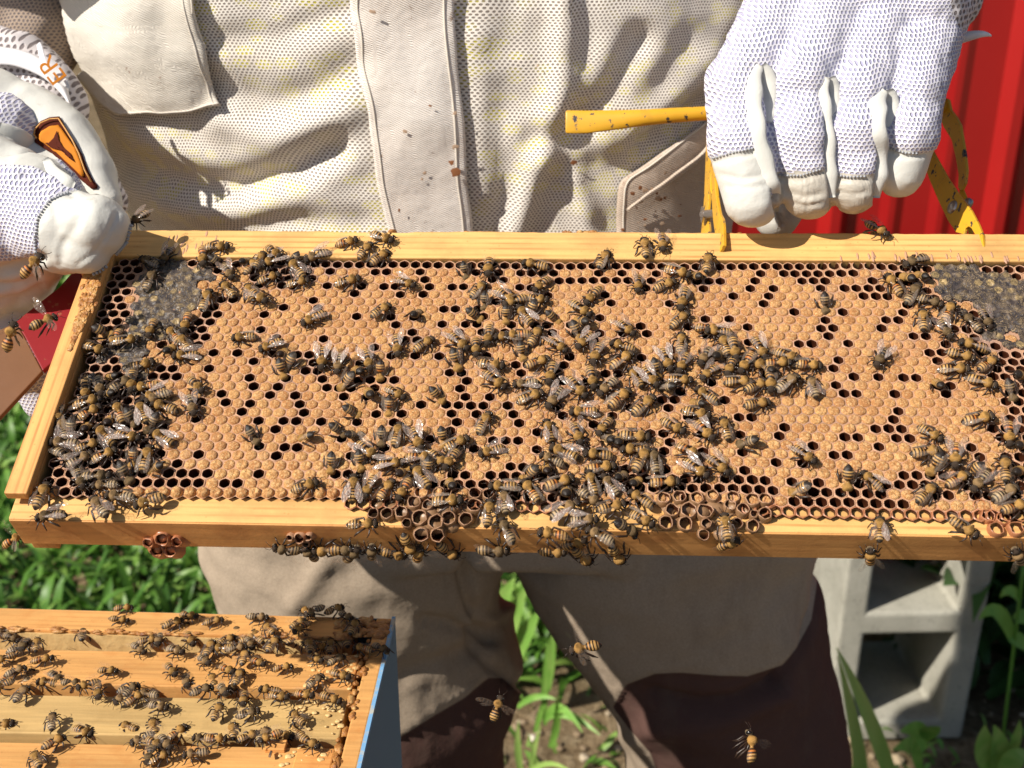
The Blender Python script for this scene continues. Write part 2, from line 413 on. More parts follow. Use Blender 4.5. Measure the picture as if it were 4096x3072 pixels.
    n = NT('red_wall'); co = n.coord('Object'); s = n.noise(co, 6, 5, .6)
    c = n.mix(s, (.30, .006, .007), (.38, .010, .010)); M['red_wall'] = n.done(c, .28, None, .6)
    # concrete block
    n = NT('block_concrete'); co = n.coord('Object'); s = n.noise(co, 300, 5, .7); s2 = n.noise(co, 14, 4, .6)
    c = n.mix(s, (.32, .31, .26), (.60, .58, .50)); c = n.mix(n.maprange(s2, .45, .7, 0, .6), c, (.26, .245, .20)); c = n.mix(n.maprange(n.voro(co, 95), .05, .22, .6, 0), c, (.13, .12, .10))
    M['concrete'] = n.done(c, .95, n.bump(s, 1.0, .003), .1)
    n = NT('blue_paint'); co = n.coord('Object'); s = n.noise(co, 26, 4, .6)
    c = n.mix(n.maprange(s, .62, .66, 0, .8), (.13, .23, .33), (.05, .10, .19)); M['blue'] = n.done(c, .6, None, .25)
    n = NT('blue_edge'); co = n.coord('Object'); s = n.noise(co, 90, 4, .6)
    c = n.mix(n.maprange(s, .5, .6, 0, .8), (.17, .36, .60), (.45, .42, .32)); M['blue_edge'] = n.done(c, .6, None, .25)
    # ground
    n = NT('soil'); co = n.coord('Object'); s = n.noise(co, 40, 6, .7); s2 = n.noise(co, 5, 3)
    c = n.ramp(s, [(.3, (.10, .065, .035)), (.5, (.26, .19, .11)), (.72, (.46, .37, .24))])
    c = n.mix(n.maprange(s2, .45, .6, 0, .5), c, (.10, .075, .04))
    M['soil'] = n.done(c, .95, n.bump(s, 1.0, .02), .1)
    n = NT('pebble'); oi = n.n('ShaderNodeAttribute'); oi.attribute_name = 'tint'
    M['pebble'] = n.done(n.ramp(oi.outputs['Fac'], [(0, (.20, .14, .08)), (.6, (.36, .28, .18)), (.9, (.46, .38, .27)), (1, (.70, .64, .54))]), .8)
    def leaf(name, stops):
        n = NT(name); a = n.n('ShaderNodeAttribute'); a.attribute_name = 'tint'
        c = n.ramp(a.outputs['Fac'], stops)
        n.done(c, .45, None, .45)
        tr = n.n('ShaderNodeBsdfTranslucent'); n.l(c, tr.inputs[0])
        mx = n.n('ShaderNodeMixShader'); mx.inputs[0].default_value = .3
        n.l(n.b.outputs[0], mx.inputs[1]); n.l(tr.outputs[0], mx.inputs[2]); n.l(mx.outputs[0], n.out.inputs['Surface'])
        return n.mat
    M['grass'] = leaf('grass_leaf', [(0, (.035, .10, .014)), (.5, (.10, .24, .03)), (1, (.24, .40, .08))])
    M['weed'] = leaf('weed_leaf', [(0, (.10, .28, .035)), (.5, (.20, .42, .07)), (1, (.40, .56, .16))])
    M['shade_tinted_leaf'] = leaf('shade_tinted_leaf', [(0, (.02, .06, .015)), (.5, (.04, .11, .025)), (1, (.09, .20, .05))])  # darker greens: the shade between block and wall is put into the leaf colour
    return M
M = build_materials()

# ------------------------------------------------------------------ positions read from the photograph
BEES={
 'A':'1445,300,235,sd 1290,360,160,fd 1755,310,275,fa 1870,230,0,fn 1860,350,320,bd 1970,440,300,sg 1970,600,130,fn 1780,690,65,fn 2110,360,40,bd 2170,400,50,fa 2160,620,110,sa 1300,520,60,fd 1610,880,255,fa 1310,930,250,fn 870,960,330,bn 1000,1010,240,fa 1090,1040,10,fn 820,1110,340,fn 1500,990,130,fa 1590,1060,120,fn 1455,1130,50,bn 1610,1170,185,sn 1220,1250,10,fn 980,1350,215,bn 780,1390,250,bd 740,1460,270,fn 860,1430,280,fg 1140,1390,265,fn 950,1500,190,bn 1270,1440,190,fa 1340,1510,200,sn 1690,1420,315,fn 2110,1010,183,fn 1050,1420,30,fd',
 'E':'760,110,15,fn 770,190,30,fa 510,210,270,fn 550,340,100,sg 615,320,270,bg 740,330,100,ba 940,280,100,ba 1030,190,110,fa 1120,220,300,bd 1230,190,110,sn 1420,150,165,fn 1370,60,200,fg 1655,130,285,sg 910,390,135,sn 1100,400,350,sn 1400,410,150,sn 560,460,178,sg 760,480,20,fn 900,560,25,fa 690,600,30,sg 560,570,330,fd 1265,590,70,fn 1150,560,270,ba 1360,670,225,bn 1070,700,300,bd 690,760,290,fd 910,820,183,fg 860,1010,125,sg 1040,920,175,fg 1290,960,197,fn 360,910,65,fn 440,1090,185,sd 830,750,0,fd 2170,370,300,bd 1330,270,250,bd',
 'B':'30,340,60,fn 150,270,320,fn 150,350,205,sn 340,330,250,bd 530,310,200,sg 780,190,8,fa 1090,150,340,fn 940,260,45,fn 1070,320,35,fn 350,420,130,sn 110,500,15,fn 360,540,10,fn 20,660,320,fn 790,530,10,fn 1290,540,335,sn 1920,600,45,fn 1975,680,270,bd 1800,420,280,bd 2010,400,265,fn 500,850,205,sn 1080,780,35,fn 1375,820,80,bd 1870,810,315,bn 130,1080,200,sn 220,1160,0,ba 300,1215,250,bn 215,1270,285,bn 575,1190,265,sn 720,1230,255,sg 800,1380,240,bn 890,1310,180,bn 970,1210,285,sn 1075,1280,270,ba 1220,1080,275,sn 1450,1070,30,fn 1750,1060,320,sn 1720,1190,285,bn 1900,1090,270,fn 2010,990,260,fn 2030,1250,350,fn 2060,1390,325,sn 2160,660,330,sn 2160,800,270,bn 2170,1010,180,fn 985,1510,150,bn 1200,1490,330,fn 1550,1500,305,bn',
 'F':'1150,120,270,ba 810,175,325,bn 690,330,320,bd 450,400,215,bn 830,390,345,bd 1085,380,270,bd 1220,380,72,fn 1390,420,290,sn 1610,390,280,bn 1730,460,20,fn 1970,280,57,fn 2040,520,195,sn 960,520,325,sn 895,590,280,bn 1410,580,0,sa 1570,590,320,fn 1690,590,235,fn 1490,650,270,bn 1160,640,5,sn 1425,750,125,sn 1260,720,0,ba 650,610,270,bn 840,850,83,sn 980,830,245,sn 1120,860,50,fa 1280,850,240,fa 1690,820,150,bn 1650,960,357,fn 420,830,15,fn 920,1160,3,fn 2010,1060,82,fn 2150,960,95,sg 2140,830,180,fn 2165,1215,120,fd 265,1385,170,hd 460,1420,135,hd 620,1390,180,hn 735,1390,10,hd 830,1420,45,hd 1000,1410,90,hd 1180,1420,350,hn 1310,1330,300,hn 1400,1420,80,hn 1650,1390,330,hn 2050,1390,0,hd',
 'C':'200,390,170,fn 260,550,220,fn 210,680,350,fn 30,700,200,fn 175,760,250,bn 110,820,130,sn 340,830,310,bn 700,650,225,fn 590,770,325,fn 550,940,290,bn 615,885,200,bn 790,340,62,fn 1150,240,95,fn 1300,190,272,sn 1690,370,80,fn 1090,540,270,sn 1430,450,345,fa 1320,560,20,fn 1600,490,90,bn 1480,680,255,fn 1450,860,35,fn 980,930,320,sn 1690,940,350,fa 1790,965,180,sn 200,1000,55,fn 50,990,185,fa 390,1080,325,sn 630,1040,225,sn 80,1115,280,bn 735,1150,250,sn 960,1090,165,fn 1460,1060,85,fn 1840,1080,110,fn 1670,1170,240,sg 1920,1110,280,fn 2140,1110,300,sn 220,1230,20,fa 950,1210,30,fa 1240,1270,280,bn 1330,1210,295,sn 1480,1230,245,sn 1890,1260,250,fn 2030,1230,235,fa 1710,1310,222,sn 1775,1180,60,bd 340,1320,255,fn 690,1360,280,fn 1070,1360,120,sn 1190,1360,310,sn 1450,1380,355,fn 1350,1450,200,bd 830,1440,222,fg 120,1410,182,sg 560,1450,315,sn 1960,1400,0,fn 2110,1430,25,fn 2180,1280,150,fn',
 'G':'160,60,15,fn 370,70,235,sg 930,70,40,fa 1140,130,35,fn 1680,40,150,fn 1620,115,190,bn 620,185,180,sa 1590,200,345,fn 2120,120,10,fn 320,350,105,sn 560,370,290,sn 800,310,235,fn 840,430,180,bd 1060,400,355,fn 920,450,45,bn 1390,310,330,fn 1660,350,310,sa 1845,330,105,fn 2060,450,205,bd 450,540,155,sn 350,600,160,fg 750,560,178,fn 1070,520,180,fn 1120,600,55,fn 1235,610,100,fd 1520,520,330,fa 1780,650,315,sn 1590,680,325,sn 170,710,230,bn 300,690,120,ba 770,670,5,fa 160,870,125,fa 410,800,20,fa 470,890,92,bn 690,800,110,fn 850,820,130,sg 930,750,0,bd 1060,800,0,bn 1320,800,3,fa 1110,940,148,fn 670,930,325,fg 860,1010,15,fn 460,1040,28,sg 620,1120,2,sg 950,1180,325,bd 1120,1110,330,fn 760,1260,155,fg 360,1250,175,fa 540,1330,20,fn 350,1410,0,hn 600,1430,320,hn 900,1420,305,hn 1850,1180,100,fn 1870,1340,25,fn',
 'D':'940,80,325,sn 1280,350,200,fd 1220,510,80,bn 1340,490,90,bn 1085,560,130,fa 1250,640,55,fd 1400,700,340,fd 1560,790,65,fa 1340,860,93,fn 1530,940,300,sd 1760,880,135,fd 1880,850,300,sd 1780,1090,170,sn 1670,1170,345,fn 1900,1240,32,fa 1610,1290,355,fn 1850,1400,340,fn 1480,1425,100,bn 2170,1350,0,bn 2090,1450,280,bd 980,1180,240,sd 490,700,270,bd 160,1170,335,fn 80,1240,0,fa 350,1250,357,fa 170,1410,35,fg 390,1440,105,sg 20,1390,270,fn 20,1295,90,bn',
 'H':'1400,370,330,fn 1820,250,5,fa 2080,370,272,sa 2180,480,0,bn 1370,540,5,fn 1460,620,240,bn 1620,560,268,sa 310,560,322,sn 690,740,265,bn 900,780,145,sn 300,850,210,bn 1370,890,42,fn 1640,770,25,sa 1840,780,230,sg 1800,680,220,bn 2050,680,92,fn 2155,710,0,bn 2050,890,30,fg 2130,1010,20,fa 965,1200,88,sn 885,1440,90,hn 1690,1190,328,fn 2165,1440,120,hg',
}
HIVE_BEES='640,430,10 620,490,0 980,470,345 1110,500,10 1340,480,0 1600,450,150 1640,455,200 1740,440,20 1800,470,330 1550,510,30 1570,540,210 1400,540,130 430,570,80 20,550,200 60,585,340 190,620,80 850,540,100 900,510,20 830,590,250 770,600,10 960,550,60 990,590,300 1230,560,80 1290,590,20 1340,580,140 1440,600,210 1530,590,30 1600,600,300 1090,640,60 1160,640,180 1230,640,10 1300,620,300 1180,610,30 90,640,20 130,630,240 30,690,200 220,700,5 720,640,330 910,650,340 1420,630,50 1610,640,100 1660,630,350 1720,630,80 1800,590,100 1890,640,170 1980,640,330 1840,530,60 560,755,355 890,750,310 970,810,280 1060,700,320 1180,750,330 1110,810,110 1270,690,70 1340,710,330 1470,740,10 1240,790,60 1215,840,240 1640,690,330 1750,700,30 1640,810,30 1770,780,340 80,760,20 150,790,60 40,800,30 20,840,200 110,880,50 290,790,330 370,820,0 250,820,180 460,830,200 510,860,270 670,850,20 640,890,215 770,880,170 820,940,350 700,900,30 1050,860,20 1160,855,300 1450,890,345 1410,860,180 1270,900,260 1580,880,345 1720,900,345 1130,970,60 1290,980,10 1550,1000,140 1550,1070,130 1210,1070,90 270,1020,80 280,1130,30 430,1070,340 670,1050,160 800,1050,100 740,1110,200 800,1130,330 860,1130,310 920,1080,30 780,1190,250 830,1210,20 1060,1110,180 1120,1110,0 1290,1100,20 1370,1090,60 1410,1110,200 1470,1100,350 1610,1130,330 1020,1190,190 190,1220,110 10,1040,0'
HOLES={
 'A':'1055,350 1155,365 1100,425 1185,430 1025,490 1130,490 1050,560 985,620 1045,685 950,745 1060,745 990,810 905,865 1000,880 1900,685 2020,690 1855,745 1785,820 1885,815 1715,880 1820,880 1650,945 1745,945 1680,1005 1780,1010 1710,1075 1840,1145 2050,1150 2190,1215 1810,1275 2155,1360 1390,1285 1495,1285 1315,1350 1420,1355 1525,1350 2190,1440 1915,1500 800,1210 750,1280 850,1280 750,1350 1390,1075',
 'E':'1950,105 2165,110 2090,180 1745,95 1385,315 1690,250 2205,260 1720,550 1525,630 1385,550 1455,715 1565,715 1680,715 1795,715 1265,810 1380,810 1495,810 1605,810 1720,808 1945,805 2060,810 1150,800 470,620 450,720 530,810 940,640 860,720 980,720 1215,720 1060,640 2210,720 1050,790',
 'B':'705,385 805,385 900,388 1190,388 1287,388 1383,388 1481,388 1578,388 1680,388 1890,392 2145,398 1030,445 1128,445 1420,445 1905,455 2100,455 1460,510 2040,520 2140,515 615,570 915,575 1110,575 1200,580 1500,580 1695,575 855,632 1250,645 1440,645 498,690 240,755 540,755 75,818 872,830 1170,835 1210,905 1625,768 1725,768 1925,770 2080,710 45,945 1615,903 1813,903 1352,968 1290,1040 1760,970 587,1028 1385,1035 1030,1100 1170,1172 1380,1172 1585,1172 2000,1170 465,1165 360,1165 155,1160 480,1235 432,1305 550,1305 575,1370 617,1450 722,1453 825,1453 1095,1378 1200,1380 990,1385 1675,1320 1825,1388 1765,1458 130,1515 343,1515 1810,1530 2020,1515 1940,960 2150,970 180,1000 880,1240',
 'F':'380,125 420,197 240,268 353,272 563,270 172,342 250,490 177,565 20,270 20,400 35,720 1050,207 1265,200 1430,125 1645,130 1752,132 1858,132 1965,135 1692,202 1900,203 1738,275 1685,352 1508,420 2170,135 1880,505 2060,435 2155,437 815,570 797,720 1780,525 2195,665 1810,735 1700,735 2030,742 1860,812 1970,818 1130,700 1080,140 1540,800 1400,795 1900,880 2010,885',
 'C':'50,395 405,397 505,395 605,397 690,400 905,400 1010,400 1155,405 1290,405 1500,405 1590,405 1800,400 1895,400 1995,400 2095,400 2190,400 80,460 170,465 370,455 260,460 410,520 505,520 602,522 703,525 805,520 903,517 1000,520 955,455 1195,530 1250,460 65,590 155,580 320,648 810,650 857,717 760,850 1115,917 1168,985 1355,722 750,455 1170,590 1700,530 1800,525 2150,462 2105,522 1650,597 2057,590 1910,658 2190,655 2175,722 1675,850 1882,855 2040,935 500,900 765,985 305,915 730,1050 950,985 1540,925 1125,1195 500,1185 450,1250 35,1250 80,1320 400,1325 810,1325 920,1330 440,1395 1890,970 2030,1060 1380,1120 1660,1005 1720,1400 1460,1480 635,1395 905,1035 900,1160',
 'G':'1405,85 1355,155 1835,90 885,225 700,290 60,285 25,210 435,220 210,370 55,440 210,517 1200,375 1305,375 1365,455 1320,530 645,520 985,670 1335,680 20,660 95,665 1958,233 2070,235 1970,388 2005,695 1640,530 1630,610 2075,770 1970,770 1855,770 2180,775 1550,840 1665,840 1790,840 1910,848 2030,850 2150,855 1500,760 1610,770 400,150 1710,290 330,930 40,920 1520,250 1610,390 1000,150',
 'D':'85,400 195,402 315,402 445,393 560,382 672,380 777,380 882,380 990,375 1097,378 135,460 235,465 330,470 430,460 527,453 635,445 737,445 843,443 943,437 1055,437 290,533 395,525 495,525 905,515 50,595 458,590 663,590 765,590 868,588 975,588 20,660 827,660 930,660 1035,662 230,790 645,797 1167,797 1018,868 1127,868 983,937 460,930 565,933 523,1003 270,1070 378,1070 690,1070 1258,1008 1367,1007 1397,1140 1500,1140 1467,1212 610,1207 568,1283 740,1357 955,1357 1173,1360 1282,1360 590,1423 655,1500 768,1503 1095,1503 1585,1437 1545,1505 1955,1105 1540,1075 2135,1172 2040,1180 2108,1255 2000,1270 2060,1335 1950,1345 1635,905 1700,970 1370,620 1440,670 1440,835 1210,735 1140,490 1930,380 2030,390 2160,405 2090,440 2190,460',
 'H':'2060,105 2165,90 2140,180 1128,185 1083,258 935,333 1041,338 1155,340 1109,420 1222,425 147,320 97,398 662,405 778,407 387,477 960,487 571,560 687,562 70,627 295,645 1755,500 1833,580 1940,340 2010,415 2180,330 2195,250 2180,590 2065,560 1175,733 1293,735 1518,730 205,790 437,790 790,805 1040,815 1137,810 1245,805 50,868 395,875 510,877 630,878 748,888 865,895 980,905 1455,930 1557,918 1790,925 1900,900 1360,800 225,975 340,975 455,975 580,975 700,980 815,980 930,980 1050,985 1160,985',
}

# ------------------------------------------------------------------ ground, grass, plants
def tint_attr(me, vals, name='tint'):
    a = me.attributes.new(name, 'FLOAT', 'POINT'); a.data.foreach_set('value', np.asarray(vals, dtype=np.float32))
def ground():
    mb = MB(); n = 90
    xs = np.concatenate([np.linspace(-60, -2, 8), np.linspace(-1.9, 1.9, n), np.linspace(2, 60, 8)])
    ys = np.concatenate([np.linspace(-30, .4, 6), np.linspace(.5, 4.5, n), np.linspace(5, 90, 8)])
    vs = []
    for y in ys:
        for x in xs:
            z = 0.02*nz(x, y, 0, 2.3)+.008*nz(x, y, 3, 11)+.003*nz(x, y, 7, 37)
            if abs(x) > 1.9 or y > 4.5 or y < .5: z = 0.02*nz(x, y, 0, 2.3)
            vs.append((x, y, z))
    W = len(xs); fs = [(j*W+i, j*W+i+1, (j+1)*W+i+1, (j+1)*W+i) for j in range(len(ys)-1) for i in range(W-1)]
    mb.add(vs, fs); o = mb.build('ground', M['soil'], smooth=True); tag(o, 'dry brown soil under the grass and the concrete block', kind='structure')
    return o
ground()

def leaf_field(name, spots, mat, wid, length, segs, seed, bend=1.0, curl=.35):
    """every leaf a bent, keeled strip; spots = (x, y, z0, scale, tint centre)"""
    r = np.random.default_rng(seed); vs, fs, tn = [], [], []
    for (x, y, z0, sc, tc) in spots:
        L = length*sc*r.uniform(.6, 1.3); w = wid*sc*r.uniform(.7, 1.3)
        a = r.uniform(0, 2*math.pi); tilt = r.uniform(.15, 1.1); bd = bend*r.uniform(.2, 1.4)
        d = np.array([math.cos(a), math.sin(a)]); s = np.array([-d[1], d[0]])
        px, pz, th = 0., 0., math.pi/2-tilt; t = float(np.clip(tc+r.normal()*.2, 0, 1)); b0 = len(vs)
        roll = r.uniform(-.7, .7)
        for k in range(segs+1):
            u = k/segs; ww = w*(math.sin(math.pi*min(1, .12+u*.88))**.8 if k < segs else .02)
            for e in (-1, 0, 1):
                q = s*e*ww*.5*math.cos(roll); dz = e*ww*.5*math.sin(roll)+(abs(e)*ww*.18)
                vs.append((x+d[0]*px+q[0], y+d[1]*px+q[1], z0+pz+dz)); tn.append(min(1, max(0, t+.25*(u-.4))))
            px += math.cos(th)*L/segs; pz += math.sin(th)*L/segs; th -= bd/segs
        for k in range(segs):
            for e in (0, 1):
                i = b0+k*3+e; fs.append((i, i+1, i+4, i+3))
    mb = MB(); mb.add(vs, fs); me = mb.mesh(name, mat, True); tint_attr(me, tn)
    return link(name, me)

r = np.random.default_rng(11)
sp = []
for i in range(15000):
    x = r.uniform(-1.5, .10); y = r.uniform(1.25, 3.6)
    if x > -.20 and y < 1.9: continue
    sp.append((x, y, r.uniform(-.01, .075), r.uniform(.7, 1.3), r.uniform(.15, .8)))
for i in range(900):
    x = r.uniform(-.12, .22); y = r.uniform(1.52, 2.3)
    sp.append((x, y, r.uniform(-.01, .05), r.uniform(.7, 1.4), r.uniform(.15, .8)))
for i in range(160):
    x = r.uniform(-.05, .30); y = r.uniform(1.0, 1.5)
    sp.append((x, y, -.01, r.uniform(.4, .9), r.uniform(.3, .9)))
o = leaf_field('grass', sp, M['grass'], .013, .075, 4, 3, 1.3); tag(o, 'lush short green grass left of the beekeeper', 'grass', kind='stuff')
sp = []
for i in range(2600):
    x = r.uniform(.62, 1.9); y = r.uniform(1.45, 2.05)
    sp.append((x, y, r.uniform(0, .35), r.uniform(.8, 1.5), r.uniform(.1, .6)))
for i in range(900):  # darkest leaves, added behind the block so its holes look shaded
    x = r.uniform(.30, .75); y = r.uniform(1.68, 2.05)
    sp.append((x, y, r.uniform(0, .38), r.uniform(.8, 1.4), r.uniform(0, .3)))
o = leaf_field('undergrowth', sp, M['shade_tinted_leaf'], .026, .10, 4, 5, 1.2); tag(o, 'undergrowth, shade painted into its leaf colour, between the concrete block and red wall', 'undergrowth', kind='stuff')
sp = []
for i in range(420):
    x = r.uniform(.30, 1.1); y = r.uniform(.95, 1.42)
    sp.append((x, y, r.uniform(0, .03), r.uniform(.4, .9), r.uniform(.2, .9)))
o = leaf_field('ground_cover', sp, M['weed'], .017, .05, 3, 6, 1.2); tag(o, 'sparse small weeds on the soil before the block', 'ground cover', kind='stuff')

# pebbles
mb = MB(); tn = []
for i in range(900):
    x = r.uniform(-.25, .95); y = r.uniform(.95, 2.1); s = r.uniform(.002, .007)*(1.9 if r.random() < .07 else 1)
    bm = bmesh.new(); bmesh.ops.create_icosphere(bm, subdivisions=1, radius=1)
    sc = (s*r.uniform(.8, 1.4), s*r.uniform(.7, 1.1), s*r.uniform(.45, .8)); an = r.uniform(0, 3.1)
    vs = []
    for v in bm.verts:
        q = v.co*(1+.25*r.random()); X, Y = q.x*sc[0], q.y*sc[1]
        vs.append((x+X*math.cos(an)-Y*math.sin(an), y+X*math.sin(an)+Y*math.cos(an), .004+.02*nz(x, y, 0, 2.3)+q.z*sc[2]))
    mb.add(vs, [[v.index for v in f.verts] for f in bm.faces]); tn += [r.random()]*len(vs); bm.free()
me = mb.mesh('gravel', M['pebble'], False); tint_attr(me, tn); tag(link('gravel', me), 'loose pebbles scattered over the bare soil between the trouser legs', 'gravel', kind='stuff')

def blade(mb, pts, wid, up=Vector((0, -.8, .6))):
    pts = [Vector(p) for p in pts]; n = len(pts); b0 = len(mb.v)
    for i, p in enumerate(pts):
        t = (pts[min(i+1, n-1)]-pts[max(i-1, 0)]).normalized(); s = t.cross(up).normalized(); u = i/(n-1)
        w = wid*max(.06, math.sin(math.pi*(.18+.80*u)))
        nn = s.cross(t)
        for e, k in ((-.5, .12), (0, 0), (.5, .12)): mb.v.append(tuple(p+s*(w*e)+nn*(w*k)))
    for i in range(n-1):
        for e in (0, 1):
            a = b0+i*3+e; mb.f.append((a, a+1, a+4, a+3)); mb.m.append(0)
def bez(a, b, c, n=9):
    a, b, c = Vector(a), Vector(b), Vector(c)
    return [a*(1-t)**2+b*2*t*(1-t)+c*t*t for t in [i/(n-1) for i in range(n)]]
def plant(name, label, blades, mat, tint=.6, stem=None, cat='plant'):
    root = empty(name, Vector(blades[0][0][0]) if isinstance(blades[0][0], list) else Vector((0, 0, 0)), label, cat)
    root.location = Vector(blades[0][0]); inv = -root.location
    for (a, b, c, w) in blades:
        mb = MB(); blade(mb, [p+inv for p in bez(a, b, c)], w)
        me = mb.mesh('leaf', mat, True); tint_attr(me, [min(1, max(0, tint+random.uniform(-.15, .15)+.2*(i/len(mb.v)))) for i in range(len(mb.v))])
        link('leaf', me, root)
    if stem:
        mb = MB(); mb.tube([Vector(p)+inv for p in bez(*stem)], .0022, 6); me = mb.mesh('stem', mat, True); tint_attr(me, [tint*.7]*len(me.vertices)); link('stem', me, root)
    return root
Yb = 1.12
plant('tall_grass', 'tall pale green grass blades arching against the right trouser leg',
      [(on_y(3620, 3300, Yb), on_y(3500, 2880, Yb), on_y(3345, 2590, Yb+.03), .019),
       (on_y(3470, 3300, Yb-.03), on_y(3440, 2950, Yb-.03), on_y(3350, 2620, Yb), .016),
       (on_y(3420, 3250, Yb), on_y(3440, 3000, Yb), on_y(3405, 2800, Yb), .011)], M['weed'], .72)
Yc = 1.42
plant('broad_leaf_plant', 'broad pale green leaves showing just below the crotch of the trousers',
      [(on_y(1960, 2640, Yc), on_y(2010, 2560, Yc), on_y(2110, 2330, Yc), .034),
       (on_y(2000, 2700, Yc), on_y(2080, 2560, Yc), on_y(2160, 2440, Yc), .030),
       (on_y(1930, 2600, Yc), on_y(1975, 2440, Yc), on_y(2060, 2310, Yc), .032),
       (on_y(2190, 2760, Yc), on_y(2195, 2640, Yc), on_y(2220, 2500, Yc), .016)], M['weed'], .5)
Yd = 1.32
plant('grass_sprig', 'bright green grass sprig growing from bare soil between the legs',
      [(on_y(2180, 2880, Yd), on_y(2230, 2800, Yd), on_y(2400, 2940, Yd-.05), .013),
       (on_y(2180, 2880, Yd), on_y(2230, 2760, Yd), on_y(2330, 2930, Yd-.06), .012),
       (on_y(2200, 2990, Yd), on_y(2240, 2900, Yd), on_y(2225, 2780, Yd-.03), .011),
       (on_y(2140, 2930, Yd), on_y(2160, 2850, Yd), on_y(2200, 2740, Yd), .008),
       (on_y(2180, 2900, Yd), on_y(2170, 2760, Yd), on_y(2190, 2560, Yd), .009),
       (on_y(2070, 2830, Yd), on_y(2140, 2760, Yd), on_y(2230, 2800, Yd-.02), .009)], M['weed'], .4)
plant('grass_tuft', 'thin pale grass tuft at the bottom edge between the legs',
      [(on_y(2090, 3110, 1.2), on_y(2060, 3000, 1.2), on_y(2075, 2880, 1.2), .009),
       (on_y(2120, 3110, 1.2), on_y(2130, 2990, 1.2), on_y(2165, 2900, 1.2), .007),
       (on_y(2160, 3130, 1.2), on_y(2150, 3060, 1.2), on_y(2110, 2930, 1.2), .007),
       (on_y(2100, 3110, 1.2), on_y(2180, 3010, 1.2), on_y(2290, 3090, 1.15), .007)], M['weed'], .75)
Ye = 1.30
plant('leafy_weed', 'arching weed with pointed leaves right of the concrete block',
      [(on_y(4050, 2560, Ye), on_y(3990, 2370, Ye), on_y(3915, 2480, Ye), .020),
       (on_y(4030, 2550, Ye), on_y(4070, 2540, Ye), on_y(4140, 2620, Ye), .020),
       (on_y(4060, 2480, Ye), on_y(4110, 2440, Ye), on_y(4160, 2520, Ye), .020),
       (on_y(4080, 2400, Ye), on_y(4040, 2330, Ye), on_y(4000, 2390, Ye), .014)], M['weed'], .3,
      stem=(on_y(4010, 2960, Ye), on_y(4060, 2560, Ye), on_y(4095, 2260, Ye)))
plant('seedling', 'small round-leaved green weed in front of the block',
      [(on_y(3690, 2960, 1.25), on_y(3680, 2900, 1.25), on_y(3600, 2925, 1.22), .026),
       (on_y(3690, 2960, 1.25), on_y(3720, 2900, 1.25), on_y(3760, 2905, 1.22), .024),
       (on_y(3700, 2990, 1.22), on_y(3650, 2960, 1.22), on_y(3570, 3000, 1.18), .022),
       (on_y(3680, 3080, 1.2), on_y(3660, 3010, 1.2), on_y(3650, 2940, 1.2), .014)], M['weed'], .45)
plant('leafy_seedling', 'upright green weed with lance leaves at the block base corner',
      [(on_y(3960, 3080, 1.2), on_y(3920, 2990, 1.2), on_y(3940, 2900, 1.2), .030),
       (on_y(3990, 3090, 1.2), on_y(4010, 2990, 1.2), on_y(3975, 2900, 1.2), .028),
       (on_y(4010, 3090, 1.18), on_y(4060, 3010, 1.18), on_y(4110, 3010, 1.18), .026),
       (on_y(4020, 3080, 1.2), on_y(4070, 2950, 1.2), on_y(4080, 2880, 1.2), .014)], M['weed'], .55)

# ------------------------------------------------------------------ red ribbed metal wall
def red_wall():
    Y0 = 2.15
    root = empty('metal_wall', Vector((.2, Y0, 0)), 'glossy red ribbed metal wall standing behind the gloved right hand', 'wall')
    z0, z1 = .06, 2.4
    k = 0; x = .08
    def rib_profile(x0, x1):
        pr = [(x0, 0)]
        for c, w, h in ribs:
            if x0 < c < x1: pr += [(c-w-.012, 0), (c-w*.55, -h), (c+w*.55, -h), (c+w+.012, 0)]
        pr += [(x1, 0)]; return pr
    base = (3325-CX)/FPX*(Y0/.965)
    ribs = []
    for j in range(-2, 9):
        c = base+j*.300
        ribs += [(c, .016, .022), (c+.105, .010, .007), (c+.195, .010, .007)]
    for j in range(3):
        x0, x1 = .08+j*.9, .08+(j+1)*.9
        pr = rib_profile(x0, x1); mb = MB()
        vs = [(px-.2, py+.0015*(j % 2), z) for z in (z0, z1) for (px, py) in pr]
        n = len(pr); fs = [(i, i+1, n+i+1, n+i) for i in range(n-1)]
        mb.add(vs, fs)
        mb.build('panel', M['red_wall'], root)
red_wall()

